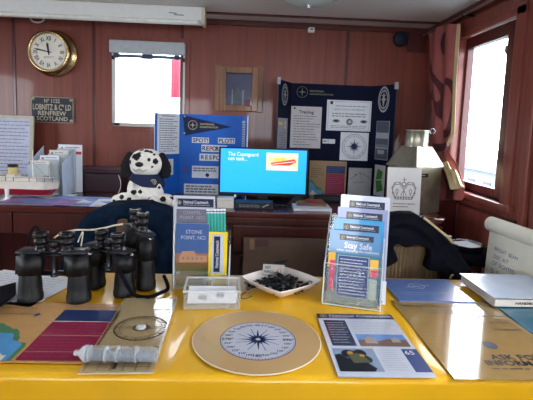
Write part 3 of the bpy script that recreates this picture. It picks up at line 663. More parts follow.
pinned('green_map_leaflet', f, PAPER, 'white leaflet with a bright green map at the foot of the dark board', 'leaflet', lambda m, f: (m.poly(f, [(.3, .12), (.8, .2), (.7, .5), (.9, .8), (.3, .9), (.15, .5)], mat('bright_green', (70, 150, 60), .5)), m.line(f, .2, .5, .8, .45, .006, PAPER, d=.001)))

# monitor
MY = 2.36; f = frY(218.5, 148, 308, 196.5, MY); 
rt = root('monitor', (f.P(.5, 0)[0], MY, DZ), 'black flat monitor showing a bright blue slide about the coastguard', 'monitor')
fc_ = f.P(.5, .5); mb = MB(); mb.box(fc_ + V((0, .014, 0)), (f.w, .026, f.h), BLK, bev=.004); mb.build('bezel', rt)
s = f.sub(.022, .03, .978, .925, .0006)
mb = MB(); SB = mat('screen_blue', (24, 160, 246), .4, var=.01, emit=1.0)
mb.rect(s, 0, 0, 1, 1, SB, d=0); SY = mat('screen_yellow', (250, 240, 110), .4, emit=.75); SW = mat('screen_cream', (224, 200, 160), .4, emit=.8); SR = mat('screen_red', (210, 60, 30), .4, emit=.8)
mb.txt(s, 'The Coastguard', .085, .12, .021, SY, al='l', d=.0012, bold=False, w=.165); mb.txt(s, 'can task...', .085, .22, .021, SY, al='l', d=.0012, bold=False, w=.105)
mb.rect(s, .53, .07, .9, .47, SW, d=.0006); mb.rect(s, .53, .07, .9, .16, mat('screen_sky', (220, 216, 190), .4, emit=.8), d=.0009); mb.poly(s, [(.58, .3), (.86, .2), (.88, .27), (.8, .35), (.6, .36)], SR, d=.0009); mb.poly(s, [(.62, .2), (.74, .17), (.76, .24), (.62, .27)], mat('screen_orange', (240, 190, 80), .4, emit=.8), d=.0012)
mb.poly(s, [(.55, .4), (.7, .36), (.88, .4), (.88, .44), (.55, .45)], mat('screen_white', (240, 240, 240), .4, emit=.8), d=.0009); mb.line(s, .6, .33, .86, .26, .003, MC['screen_white'], d=.0012)
mb.build('screen', rt)
mb = MB(); mb.bb(fc_[0] - .03, MY + .027, DZ + .01, fc_[0] + .03, MY + .05, fc_[2], BLK, bev=.004); mb.build('stand_neck', rt)
mb = MB(); mb.bb(fc_[0] - .12, MY - .06, DZ, fc_[0] + .12, MY + .075, DZ + .012, BLK, bev=.005); mb.build('stand_base', rt)
mb = MB(); c = f.P(.19, 1.02); mb.bb(c[0] - .006, MY - .001, c[2] - .004, c[0] + .006, MY + .004, c[2] + .012, WHITE, bev=.001); mb.build('sticker', rt)
# black box before the monitor foot
c = onZ(254, 209, DZ); mb = MB(); q = Fr((c[0] - .10, c[1], DZ + .034), (1, 0, 0), (0, 0, -1), .2, .033)
mb.bb(c[0] - .1, c[1] + .0005, DZ, c[0] + .1, c[1] + .09, DZ + .034, mat('black_card_box', (24, 26, 34), .5), bev=.002); mb.lines(q, .1, .3, .7, .8, 2, INK2, seed=5, fill=.5); mb.line(q, .72, .7, .88, .25, .006, GREYP); tag(mb.build('black_box'), 'low black box with grey printing under the monitor', 'box')
c = onZ(298, 206, DZ); mb = MB(); mb.prism([(c[0] - .07, c[1], DZ), (c[0] + .05, c[1], DZ), (c[0] + .035, c[1], DZ + .04), (c[0] - .02, c[1], DZ + .055)], (0, .08, 0), BLK); tag(mb.build('camera_case'), 'small black case at the right foot of the monitor', 'case')
# books right of the monitor
for k, (x0, x1, th, mm, lab) in enumerate(((294, 331, .016, PAPER, 'white spined book, lower of two lying right of the monitor'), (297, 326, .012, mat('book_brown', (128, 92, 74), .5), 'brown covered book, upper of two lying right of the monitor'))):
    a = onZ(x0, 211 - 2 * k, DZ); b = onZ(x1, 211 - 2 * k, DZ); z = DZ + (.017 if k else 0)
    rt = root('book', ((a[0] + b[0]) / 2, a[1], z), lab, 'book'); ya_, yb_ = a[1] + .005, a[1] + .16
    mb = MB(); mb.bb(a[0] + .002, ya_ + .002, z + .002, b[0] - .002, yb_, z + th - .002, PAPER2); mb.build('pages', rt)
    mb = MB(); mb.bb(a[0], ya_, z, b[0], yb_, z + .002, mm); mb.bb(a[0], ya_, z + th - .002, b[0], yb_, z + th, mm); mb.bb(a[0], ya_, z, b[0], ya_ + .002, z + th, mm)
    mb.build('cover', rt)
    if k:
        q = Fr((a[0], yb_, z + th + .0002), (1, 0, 0), (0, -1, 0), b[0] - a[0], yb_ - ya_); mb = MB(); mb.poly(q, [(.2, .6), (.6, .2), (.9, .5), (.6, .8)], RED); mb.poly(q, [(.05, .2), (.3, .1), (.4, .5), (.1, .6)], YEL); mb.build('cover_print', rt)
mb = MB(); c = onZ(322, 205, DZ); mb.bb(c[0] - .02, c[1] + .1, DZ, c[0] + .13, c[1] + .2, DZ + .03, mat('dark_pouch', (40, 40, 52), .7), bev=.01); tag(mb.build('dark_pouch'), 'flat dark pouch behind the books right of the monitor', 'pouch')
# white card box left of monitor
c0 = onZ(217, 208, DZ); mb = MB(); mb.bb(c0[0], c0[1], DZ, c0[0] + .085, c0[1] + .06, DZ + .055, PAPER2, bev=.002); q = Fr((c0[0], c0[1] - .0002, DZ + .055), (1, 0, 0), (0, 0, -1), .085, .055); mb.line(q, .05, .25, .95, .25, .001, INK2)
tag(mb.build('card_box'), 'small white card box below the blue board beside the monitor', 'box')

# framed notice leaning at the far left, leaflet rack, model ship, case, charts on desk
f = frY(-14, 125, 36, 190, 2.78); lean = .07
f = frA((f.P(.5, 1)[0], 2.72, DZ + .001), f.w, .445, 0, .1)
rt = root('framed_notice', V((f.P(.5, 1))), 'pale framed sheet of ruled text leaning against the wall behind the model ship', 'picture')
mb = MB(); mb.slab(f.sub(.02, .02, .98, .98), mat('lilac_paper', (186, 192, 216), .5), .006); mb.lines(f, .3, .06, .92, .9, 17, INK2, seed=21, rag=.25, fill=.2); mb.build('sheet', rt)
mb = MB(); FW = mat('cream_frame', (186, 182, 160), .5); t = .018
for a in ((0, 0, t / f.w, 1), (1 - t / f.w, 0, 1, 1), (t / f.w, 0, 1 - t / f.w, t / f.h), (t / f.w, 1 - t / f.h, 1 - t / f.w, 1)): mb.slab(f.sub(*a, .006), FW, .016)
mb.build('frame', rt)
# rack
rx0, rx1 = onY(36, 170, 2.5)[0], onY(55, 170, 2.5)[0]
rt = root('leaflet_rack', ((rx0 + rx1) / 2, 2.5, DZ), 'stepped white leaflet rack on the worktop behind the model ship', 'leaflet rack')
zt = [onY(45, y, 2.42 + .05 * k)[2] for k, y in enumerate((163, 157.5, 152, 146))]
for k in range(4):
    mb = MB(); mb.bb(rx0 + .03 * k, 2.42 + .05 * k, DZ, rx1 + .03 * k, 2.424 + .05 * k, zt[k] - .01, ACRE); mb.build('pocket', rt)
for X in (rx0 - .002, rx1 + .075):
    mb = MB(); mb.prism([(X, 2.42, DZ), (X, 2.60, DZ), (X, 2.60, zt[3]), (X, 2.42, zt[0])], (.003, 0, 0), mat('rack_blue_side', (168, 180, 200), .4)); mb.build('side_panel', rt)
for k in range(4):
    q = Fr((rx0 + .03 * k + .003, 2.43 + .05 * k, zt[k] + .012), (1, 0, 0), (0, 0, -1), rx1 - rx0 + (.03 if k == 3 else 0), zt[k] + .012 - DZ - .002)
    pinned('leaflet', q, PAPER if k % 2 else PAPER2, ['white leaflet in the front pocket of the stepped rack', 'white leaflet in the second pocket of the stepped rack', 'white leaflet in the third pocket of the stepped rack', 'tall white leaflet with a red mark at the back of the stepped rack'][k], 'leaflet',
           lambda m, f, k=k: (m.disc(f, .15, .08, .008, INK2), m.lines(f, .3, .03, .9, .14, 2, INK2, seed=k), m.rect(f, .6, .14, .98, .2, RED) if k == 3 else None), 'leaflets in the stepped rack', th=.004)
# ship: bow out of the frame to the left, stern at the right
sy = 2.33; sx = onY(60, 186, sy)[0]; ks = .0054
zk = DZ + .045
rt = root('model_ship', (sx - .25, sy, DZ), 'white and red model lightship with a cream funnel on a small stand', 'model ship')
Ls = .62
def sec(z, half, m, z2, half2, nm, x1=0.0, x2=0.0):
    """hull band between two heights with a ship's plan: pointed bow left, rounded stern right"""
    def ring(zz, hf, dx):
        out = []
        for k in range(33):
            a = k / 32; X = -Ls + Ls * a; s1 = min(1, (a / .3)) ** .7; s2 = min(1, ((1 - a) / .1)) ** .5 if a > .9 else 1
            out.append((sx + dx * (a) + X, hf * s1 * s2))
        return [(x, sy - y, zz) for x, y in out] + [(x, sy + y, zz) for x, y in out[::-1][1:-1]]
    A_, B_ = ring(z, half, x1), ring(z2, half2, x2); nn = len(A_); mb = MB()
    mb.add(A_ + B_, [(k, (k + 1) % nn, nn + (k + 1) % nn, nn + k) for k in range(nn)] + [list(range(nn))[::-1], list(range(nn, 2 * nn))], m); return mb
sec(zk - .02, .02, mat('hull_red', (150, 26, 44), .4), zk + .015, .045, '', -.05, -.012).build('lower_hull', rt)
sec(zk + .015, .045, mat('hull_white', (214, 206, 196), .45), zk + .055, .052, '', -.012, 0).build('upper_hull', rt)
mb = MB(); mb.bb(sx - .5, sy - .035, zk + .055, sx - .1, sy + .035, zk + .072, MC['hull_white'], bev=.003); mb.bb(sx - .36, sy - .03, zk + .072, sx - .22, sy + .03, zk + .09, MC['hull_white'], bev=.003); mb.build('deckhouse', rt)
fx = onY(13, 172, sy)[0]; mb = MB(); mb.lathe([(.024, zk + .07), (.023, zk + .125)], mat('funnel_cream', (206, 186, 122), .4), o=(fx, sy, 0), n=24); mb.build('funnel', rt)
mb = MB(); mb.lathe([(.025, zk + .125), (.0255, zk + .14), (.015, zk + .141)], BLK, o=(fx, sy, 0), n=24); mb.build('funnel_top', rt)
for X, h_ in ((onY(33, 170, sy)[0], .17), (sx - .48, .17)):
    mb = MB(); mb.tube([(X, sy, zk + .05), (X, sy, zk + .05 + h_)], [.005, .002], WHITE, n=6); mb.tube([(X, sy, zk + .15), (X + .09, sy, zk + .06)], .0008, INK2, n=4); mb.build('mast', rt)
for k in range(14):
    if k in (4, 9): continue
    X = sx - .02 - k * .04; mb = MB(); mb.tube([(X, sy - .045, zk + .055), (X, sy - .045, zk + .08)], .0022, INK2, n=5); mb.build('rail_post', rt)
mb = MB(); mb.tube([(sx - .56, sy - .045, zk + .08), (sx - .01, sy - .045, zk + .08)], .0015, WHITE, n=5); mb.build('rail', rt)
for k in range(5):
    X = sx - .06 - .11 * k; mb = MB(); mb.box((X, sy - .03, zk + .082), (.03, .012, .012), mat('boat_grey', (120, 124, 120), .5), bev=.004); mb.build('lifeboat', rt)
for X in (onY(7.5, 190, sy - .04)[0], sx - .5):
    mb = MB(); mb.tube([(X, sy - .045, DZ), (X, sy - .045, DZ + .008), (X, sy - .045, DZ + .02), (X, sy - .045, DZ + .06)], [.026, .016, .009, .012], WHITE, n=12); mb.box((X, sy, DZ + .018), (.02, .08, .012), WHITE); mb.build('stand', rt)
# case
rt = root('wooden_case', (-1.03, 2.6, DZ), 'dark wine coloured oblong case standing between the model ship and the toy dog', 'case')
CW = mat('dark_wine', (52, 28, 40), .5); p0, p1 = onY(61, 181, 2.62), onY(121, 181, 2.62); zt_ = onY(90, 168.5, 2.62)[2]
mb = MB(); mb.bb(p0[0], 2.62, DZ, p1[0], 2.77, zt_ - .03, CW, bev=.004); mb.build('body', rt)
mb = MB(); mb.bb(p0[0] - .003, 2.617, zt_ - .028, p1[0] + .003, 2.773, zt_, CW, bev=.004); mb.build('lid', rt)
mb = MB(); c = onY(112, 181, 2.49); z9 = c[2] + .02; mb.tube([(c[0] + .02 * math.sin(k * .3), 2.612 - .004 * k, z9 + (DZ + .003 - z9) * k / 9) for k in range(10)], .002, WHITE, n=6)
tag(mb.build('white_cable'), 'short white cable hanging beside the toy dog ear', 'cable')
CHB = mat('chart_blue', (120, 150, 206), .6, var=.35, scale=18)
CHS = [(-1.36, 2.16, -.98, 2.50, .03, PAPER, 'white chart sheet at the left end of the row under the model ship'), (-1.06, 2.155, -.74, 2.42, -.06, CHB, 'pale blue chart sheet lying between the model ship and the toy dog'), (-.80, 2.15, -.55, 2.36, .1, PAPER, 'white chart sheet peeping out left of the toy dog'), (-1.24, 2.14, -.88, 2.3, -.02, mat('chart_lilac', (150, 120, 170), .6, var=.4, scale=15), 'lilac printed chart sheet, topmost on the worktop edge at left')]
for k, (a, b, c, d, r_, mm, lab) in enumerate(CHS):
    q = frZ(a, b, c, d, DZ + .002 + .003 * k, r_)
    pinned('chart_sheet', q, mm, lab, 'chart', lambda m, f, k=k: (m.poly(f, [(.1, .4), (.5, .3), (.8, .6), (.4, .8)], LB if k != 1 else PAPER), m.line(f, .1, .9, .9, .85, .012, MAG), m.lines(f, .55, .1, .95, .3, 3, BLUEI, seed=k)), 'chart sheets on the worktop')

# toy dalmatian
dg = onZ(144, 206.5, DZ); bx, by = dg[0], dg[1] + .06
FUR = mat('white_plush', (236, 232, 224), .9, var=.06, scale=60, bump=.5); FBL = mat('black_plush', (18, 18, 22), .85, bump=.4, scale=60)
rt = root('toy_dalmatian', (bx, by, DZ), 'plush dalmatian dog in a navy jacket sitting on the worktop', 'soft toy')
mb = MB(); E_ = lambda x, y, z, r, m=FUR: mb.ell((bx + x, by + y, DZ + z), r, m)
E_(0, 0, .10, (.078, .068, .095)); E_(0, .005, .06, (.09, .075, .058)); E_(0, -.005, .225, (.092, .078, .072)); E_(0, -.03, .20, (.08, .065, .05)); E_(-.012, -.075, .205, (.042, .036, .03)); E_(0, 0, .16, (.05, .045, .05))
for s_ in (-1, 1):
    E_(s_ * .06, -.045, .085, (.03, .034, .055)); E_(s_ * .055, -.085, .032, (.034, .048, .03)); E_(s_ * .105, -.04, .034, (.05, .044, .033)); E_(s_ * .135, -.06, .03, (.032, .034, .028))
spots = [(-.038, -.068, .262, .02), (-.058, -.055, .262, .014), (-.03, -.06, .276, .012), (.008, -.045, .292, .013), (.03, -.045, .288, .012), (.058, -.062, .236, .014), (.05, -.05, .272, .008), (-.07, -.04, .225, .013), (.0, .0, .297, .014), (-.045, -.095, .095, .013), (-.05, -.07, .075, .013), (-.02, -.07, .078, .011), (.01, -.075, .095, .008), (.03, -.1, .05, .012), (.055, -.12, .035, .013), (.10, -.08, .045, .014), (.145, -.07, .045, .012), (-.11, -.07, .045, .013), (-.14, -.08, .03, .012), (-.06, -.12, .045, .012), (-.085, -.03, .1, .014), (.07, -.06, .1, .012), (.045, -.08, .21, .006), (-.02, -.03, .29, .01)]
def spot(c):
    for a, b, e, r in spots:
        if np.linalg.norm(c - V((bx + a, by + b, DZ + e))) < r * 1.12: return FBL
body = blend(mb, .0055, 5, spot); body.build('body', rt)
for s_ in (-1, 1):
    mb = MB(); 
    for t_ in range(6): mb.ell((bx + s_ * (.082 + .022 * math.sin(t_ * .5)), by - .02, DZ + .262 - .02 * t_), (.02 + .003 * t_, .02, .02), FBL, n=12)
    blend(mb, .006, 4).build('ear', rt)
mb = MB(); mb.ell((bx - .012, by - .112, DZ + .222), (.021, .012, .013), mat('glossy_black', (12, 12, 14), .15)); mb.build('nose', rt)
for s_, e in ((-1, .247), (1, .245)):
    mb = MB(); mb.ell((bx - .002 + s_ * .031, by - .082, DZ + e), (.0085, .006, .0095), MC['glossy_black'], n=12); mb.build('eye', rt)
mb = MB(); mb.tube([(bx - .045, by - .1, DZ + .196), (bx - .028, by - .112, DZ + .188), (bx - .012, by - .1125, DZ + .2), (bx + .006, by - .11, DZ + .188), (bx + .024, by - .098, DZ + .196)], .0014, INK, n=6); mb.build('mouth', rt)
def bib(u, v):
    a = -math.pi * .98 + u * math.pi * .96; zl = .108 + .035 * max(0, -math.cos(a)) ** 1 + (.0 if math.cos(a) < 0 else -.01 * math.cos(a)); zt2 = .168
    z = zt2 + (zl - zt2) * v; rr = 1.13 * math.sqrt(max(.12, 1 - ((z - .10) / .105) ** 2)); k = max(rr, .74)
    return V((bx + .086 * k * math.cos(a), by + .086 * k * math.sin(a) - .004, DZ + z))
mb = MB(); mb.grid(bib, 30, 8, mat('toy_navy', (24, 34, 70), .8, var=.1), th=-.004); jk = mb.build('jacket', rt)
p = bib(.70, .55); mb = MB(); q = Fr(p + V((-.017, -.006, .017)), (1, .25, 0), (0, 0, -1), .034, .034); mb.slab(q.sub(.2, .2, .8, .8), mat('toy_navy', (24, 34, 70)), .006); mb.disc(q, .5, .5, .015, PL, r0=.012); mb.disc(q, .5, .5, .008, PL, r0=.005, d=.001); mb.build('badge', jk)
# metal canister
cy_ = 2.31; c = onY(412.5, 200, cy_); cx = c[0]; yaw = math.radians(27); hs = .104
z1_ = onY(415, 166, cy_)[2]; z2_ = onY(415, 146, cy_)[2]; z3_ = onY(415, 130, cy_)[2]
rt = root('metal_canister', (cx, cy_, DZ), 'square galvanised metal canister with sloping shoulders and a round neck', 'canister')
def sq(h, z): return [(cx + h * (math.cos(yaw) * a - math.sin(yaw) * b), cy_ + h * (math.sin(yaw) * a + math.cos(yaw) * b), z) for a, b in ((-1, -1), (1, -1), (1, 1), (-1, 1))]
def loft(A_, B_, m): mb = MB(); mb.add(A_ + B_, [(k, (k + 1) % 4, 4 + (k + 1) % 4, 4 + k) for k in range(4)] + [(3, 2, 1, 0), (4, 5, 6, 7)], m); return mb
loft(sq(hs * .94, DZ), sq(hs * .94, z1_), GALV).build('body', rt)
loft(sq(hs * 1.04, z1_ - .002), sq(hs * 1.04, z1_ + .008), GALV).build('rim', rt)
loft(sq(hs * 1.0, z1_ + .008), sq(.058, z2_), GALV).build('shoulder', rt)
mb = MB(); mb.lathe([(.062, z2_ - .005), (.064, z2_), (.061, z2_ + .006), (.061, z3_ - .006), (.065, z3_), (.06, z3_ + .002), (.058, z3_ - .01), (.001, z3_ - .012)], GALV, o=(cx, cy_, 0), n=32); mb.build('neck', rt)
mb = MB(); mb.tube([(cx + .064 + .014 + .014 * math.cos(a), cy_ - .01, z3_ - .004 + .014 * math.sin(a)) for a in [k / 14 * 2 * math.pi for k in range(15)]], .003, STEEL, n=6); mb.build('ring', rt)
mb = MB(); q = Fr(V(sq(hs * .94, z1_ - .03)[0]) + V((.03 * math.cos(yaw), .03 * math.sin(yaw), 0)), (math.cos(yaw), math.sin(yaw), 0), (0, 0, -1), .06, .02); mb.slab(q.sub(0, 0, 1, 1, .002), BLK, .001); mb.rect(q, .08, .3, .6, .6, GREYP, d=.003); mb.build('dymo_label', rt)
# crown picture
f = frY(387, 168, 421, 216, 2.142); f = frA((f.P(.5, 1)[0], 2.142, DZ + .001), f.w, f.o[2] - DZ, 0, .04)
rt = root('crown_picture', f.P(.5, 1), 'white framed drawing of a crown leaning in front of the metal canister', 'picture')
mb = MB(); mb.slab(f, WHITE, .02, WALLD); mb.build('panel', rt)
mb = MB(); G = mat('pencil_grey', (140, 128, 140), .6)
L_ = lambda *a: [mb.line(f, a[i], a[i + 1], a[i + 2], a[i + 3], .0035, G) for i in range(0, len(a) - 2, 2)]
mb.rect(f, .24, .60, .76, .66, G)
for k in range(6): mb.disc(f, .3 + .08 * k, .63, .004, WHITE, d=.0012)
for sg in (-1, 1):
    pts = [(.5 + sg * .02, .40), (.5 + sg * .12, .30), (.5 + sg * .27, .31), (.5 + sg * .34, .40), (.5 + sg * .32, .5), (.5 + sg * .25, .6)]
    for w_ in (0, .045): L_(*[c for p in [(a, b + w_) for a, b in pts] for c in p])
    for p in pts[1:]: mb.disc(f, p[0], p[1] + .02, .0055, G, r0=.003)
    L_(.5 + sg * .2, .58, .5 + sg * .16, .48, .5 + sg * .2, .44, .5 + sg * .24, .48, .5 + sg * .2, .58)
mb.disc(f, .5, .34, .012, G, r0=.008); L_(.5, .3, .5, .2); L_(.44, .25, .56, .25); L_(.5, .38, .5, .6); L_(.42, .58, .5, .46, .58, .58)
mb.lines(f, .2, .72, .85, .84, 2, G, seed=3, fill=.35); mb.build('drawing', rt)
# cardboard leaning against the cupboard
f = frY(243, 240, 325, 300, 2.0); zt_ = f.o[2]
f = frA((f.P(.5, 0)[0], 1.97, .001), f.w, zt_ / math.cos(.045), 0, .045)
CB = mat('brown_card', (84, 66, 56), .75, var=.08)
rt = root('cardboard_panel', f.P(.5, 1), 'large dull brown cardboard box leaning against the mahogany cupboard', 'cardboard box')
mb = MB(); mb.slab(f, CB, .045); mb.build('body', rt)
mb = MB(); mb.slab(f.sub(.07, 0, .13, .07, .001), mat('parcel_tape', (120, 92, 70), .4), .001); mb.build('tape', rt)
mb = MB(); mb.slab(f.sub(.13, .0, .3, .05, .001), mat('card_dark', (72, 50, 44), .7), .001); mb.build('printed_patch', rt)
mb = MB(); mb.poly(f, [(.36, .15), (.55, .13), (.5, .155), (.4, .16)], INK, d=.001); mb.build('printed_mark', rt)

# ============================================================ seating and things between the table and the desk
def chair(name, x, y, yaw, label, cat, back_m, seat_m, leg_m, w, ztop, round_back=True, slats=False):
    rt = root(name, (0, 0, 0), label, cat)
    zs = .45
    mb = MB(); mb.box((0, 0, zs), (w, .44, .07), seat_m, bev=.03); mb.build('seat', rt)
    for a in (-1, 1):
        for b in (-1, 1):
            mb = MB(); mb.tube([(a * w * .42, b * .18, zs - .02), (a * w * .46, b * .21, 0)], [.018, .014], leg_m); mb.build('leg', rt)
    if slats:
        for a in (-1, 1): mb = MB(); mb.tube([(a * (w / 2 - .015), .2, zs), (a * (w / 2 - .015), .25, ztop)], .018, leg_m); mb.build('back_post', rt)
        for z in (zs + .08, ztop - .01): mb = MB(); mb.box((0, .215 + .05 * (z - zs) / (ztop - zs), z), (w, .025, .05), leg_m, bev=.008); mb.build('back_rail', rt)
        n_ = 15
        for k in range(n_):
            X = -w / 2 + .04 + (w - .08) * k / (n_ - 1); mb = MB(); mb.tube([(X, .218, zs + .08), (X, .245, ztop - .02)], .0085, back_m, n=7); mb.build('slat', rt)
    else:
        def bk(u, v):
            a = (u - .5) * 2; z = zs + .03 + (ztop - zs - .03) * (v * (1 - .42 * abs(a) ** 2.4)); return V((a * w / 2 * (1 - .12 * v ** 3), .22 - .07 * a * a + .05 * v, z))
        mb = MB(); mb.grid(bk, 16, 10, back_m, th=-.05); mb.build('backrest', rt)
    rt.location = (x, y, 0); rt.rotation_euler = (0, 0, yaw); return rt
# chair at left, under a big navy coat
c = onY(120, 206, 1.98)
chair('upholstered_chair', c[0], 1.74, 0, 'dark blue upholstered chair behind the binoculars, covered by a navy coat', 'chair', NAVYC, NAVYC, BLK, .5, c[2] - .06)
def shell(pts, Y0, th, m, voxel=.011, it=6, folds=(), nz=.006):
    """soft folded cloth body: outline points placed at depth Y0 (or own depth), given a thickness and rounded"""
    mb = MB(); P_ = [onY(p[0], p[1], p[2] if len(p) > 2 else Y0) for p in pts]
    mb.prism(P_, (0, th, 0), m)
    for fo in folds: mb.tube([onY(a, b, Y0 - .004) for a, b in fo[0]], fo[1], m, n=8)
    o = blend(mb, voxel, it); o.v = [v + V((0, nz * math.sin(v[0] * 37 + v[2] * 21) * math.sin(v[2] * 29 - v[0] * 13) * 1.6, 0)) for v in o.v]; return o
lc = shell([(60, 262), (66, 240), (76, 225), (88, 213), (104, 206.5), (124, 204.5), (146, 206), (164, 212), (177, 226), (181, 250), (181, 296), (58, 296)], 1.88, .16, NAVYC,
           folds=[([(70, 245), (84, 228), (104, 216), (128, 213), (150, 217)], .016), ([(110, 226), (118, 218), (130, 216), (140, 222), (146, 240)], .012), ([(160, 220), (168, 245), (166, 280)], .016), ([(84, 238), (92, 262), (88, 290)], .014)], nz=.01)
rt = root('navy_coat', onY(120, 290, 1.88), 'large navy coat draped over the chair behind the binoculars', 'coat')
lc.build('coat_body', rt)
mb = MB(); mb.ell(onY(123, 230, 1.87), (.03, .012, .06), mat('brown_collar', (92, 66, 52), .8)); mb.build('collar_label', rt)
# slatted chair at right with black coat
c0, c1 = onY(382, 246, 1.62), onY(450, 246, 1.62)
wch = c1[0] - c0[0] + .02
SL = mat('pale_slat', (128, 108, 82), .5)
chair('slatted_chair', (c0[0] + c1[0]) / 2, 1.90, math.pi, 'pale wooden slat backed chair under the black coat at right', 'chair', SL, SL, mat('chair_brown', (92, 66, 48), .45), wch, c0[2] + .03, slats=True)
rc = shell([(381, 232), (384, 221), (392, 215), (403, 212.5), (415, 213), (426, 220), (436, 229), (446, 237), (455, 246), (464, 258), (474, 272), (479, 292), (450, 300), (444, 274), (427, 271), (431, 250), (420, 246), (405, 248), (398, 243), (393, 246), (400, 262), (385, 268)], 1.565, .065, BLKC, voxel=.008, it=5,
           folds=[([(390, 226), (405, 222), (420, 228), (436, 244), (450, 268)], .01), ([(430, 236), (446, 256), (460, 282)], .012), ([(386, 236), (398, 234), (412, 238)], .008)], nz=.008)
rt = root('black_coat', onY(430, 290, 1.575), 'black coat hanging over the slatted chair at the right', 'coat')
rc.build('coat_body', rt)
mb = MB(); mb.tube([onY(x, y, 1.552) for x, y in ((424, 218), (432, 224), (440, 231), (447, 236), (453, 243))], .0045, mat('tan_piping', (176, 158, 120), .6)); mb.build('piping', rt)
mb = MB(); mb.tube([onY(454 + 4 * math.cos(a), 279 + 4.5 * math.sin(a), 1.552) for a in [k / 16 * 6.283 for k in range(17)]], .004, mat('ring_tan', (120, 104, 80), .5)); mb.build('toggle_ring', rt)
# stool with tin
c = onY(467, 244, 1.88); zt_ = c[2] - .03
rt = root('round_stool', (c[0] + .02, 1.88, 0), 'dark round stool half hidden beside the flip chart', 'stool')
mb = MB(); mb.lathe([(.001, zt_ - .04), (.12, zt_ - .04), (.125, zt_ - .02), (.12, zt_), (.001, zt_)], BLKC, o=(c[0] + .02, 1.88, 0), n=30); mb.build('seat', rt)
for k in range(4):
    a = k * math.pi / 2 + .6; mb = MB(); mb.tube([(c[0] + .02 + .09 * math.cos(a), 1.88 + .09 * math.sin(a), zt_ - .04), (c[0] + .02 + .12 * math.cos(a), 1.88 + .12 * math.sin(a), 0)], .012, BLK); mb.build('leg', rt)
rt = root('round_tin', (c[0], 1.88, zt_), 'shallow round metal tin holding white papers on the dark stool', 'tin')
mb = MB(); mb.lathe([(.001, zt_ + .001), (.064, zt_ + .001), (.07, zt_ + .03), (.073, zt_ + .034), (.068, zt_ + .034), (.062, zt_ + .006), (.001, zt_ + .006)], STEEL, o=(c[0], 1.88, 0), n=36); mb.build('dish', rt)
mb = MB(); q = frZ(c[0] - .045, 1.84, c[0] + .04, 1.93, zt_ + .03, .3); mb.slab(q, PAPER, .02); tag(mb.build('folded_paper'), 'folded white paper lying in the round tin', 'paper')

# flip chart pad leaning beside the right wall
TL = onY(490, 227, 1.68); TR = onZ(552, 250, TL[2]); TR = TL + (TR - TL)
u = unit(TR - TL); Wp = .40; dn = unit(V((-.03, -.05, -1)))
f = Fr(TL, u, dn, Wp, .62); PADM = mat('flip_paper', (228, 226, 212), .6, var=.03)
rt = root('flip_chart', f.P(.5, 1), 'white flip chart pad with blue handwriting and its top sheets rolled over', 'flip chart')
mb = MB(); mb.slab(f.sub(0, 0, 1, 1), PADM, .02, PAPER2); HW = mat('marker_blue', (84, 96, 140), .6); K = lambda s_, x, y, h, r_=0, sx=1: mb.txt(f, s_, x, y, h, HW, al='l', rot=r_, sx=sx, bold=False, d=.0015)
K('. BRIGHT  BEAM', .09, .12, .014, -.03); K('. DSC  R/T', .09, .17, .015, -.02); K('. OF SIGHTED', .08, .215, .016, 0); K('D  F', .10, .27, .018, .0); K('7', .36, .29, .016)
mb.build('pad', rt)
mb = MB(); p0 = f.P(-.0, 0, -.012); mb.tube([p0 + f.u * -.012 + V((0, 0, .012)), p0 + f.u * (Wp + .02) + V((0, 0, .012))], .030, PADM, n=20); mb.tube([p0 + f.u * -.014 + V((0, 0, .012)), p0 + f.u * (-.0125) + V((0, 0, .012))], .02, PAPER2, n=16); mb.build('rolled_sheets', rt)
for a in (.1, .9): mb = MB(); mb.tube([f.P(a, .55, -.03), V((f.P(a, 1, -.03)[0], f.P(a, 1, -.03)[1] + .02, .0))], .012, BLK); mb.build('easel_leg', rt)

# ============================================================ the table
TZ = .75; TX0, TX1, TY0, TY1 = -1.12, .985, .862, 1.47
rt = root('display_table', (0, 1.16, 0), 'long folding table standing under the yellow cloth', 'table')
mb = MB(); mb.bb(TX0 + .01, TY0 + .01, TZ - .03, TX1 - .01, TY1 - .01, TZ - .004, mat('table_grey', (150, 146, 140), .5), bev=.004); mb.build('tabletop', rt)
for X in (TX0 + .1, TX1 - .1):
    for Y in (TY0 + .07, TY1 - .07): mb = MB(); mb.tube([(X, Y, TZ - .03), (X, Y, 0)], .014, STEEL); mb.build('leg', rt)
YC = mat('yellow_cloth', (222, 170, 26), .34, var=.05, scale=9, coat=.3)
creases = [((-.16, .86), (-.13, 1.12), .003, .012), ((-.14, .90), (-.12, 1.2), .002, .02), ((.40, .86), (.47, 1.28), .004, .014), ((.43, .86), (.43, 1.0), .002, .02), ((-.25, 1.25), (-.1, 1.4), .002, .02), ((-.05, 1.21), (.02, 1.26), .002, .015)]
def cz(x, y):
    h = .0012 * math.sin(x * 21 + 3 * y) * math.sin(y * 26 - x * 5) + .0008 * math.sin(x * 55 + y * 31)
    for a, b, A_, w in creases:
        a, b = V(a), V(b); t_ = b - a; k = max(0, min(1, (V((x, y)) - a).dot(t_) / t_.dot(t_))); dd = np.linalg.norm(V((x, y)) - a - t_ * k); h += A_ * .6 * math.exp(-(dd / w) ** 2)
    return h
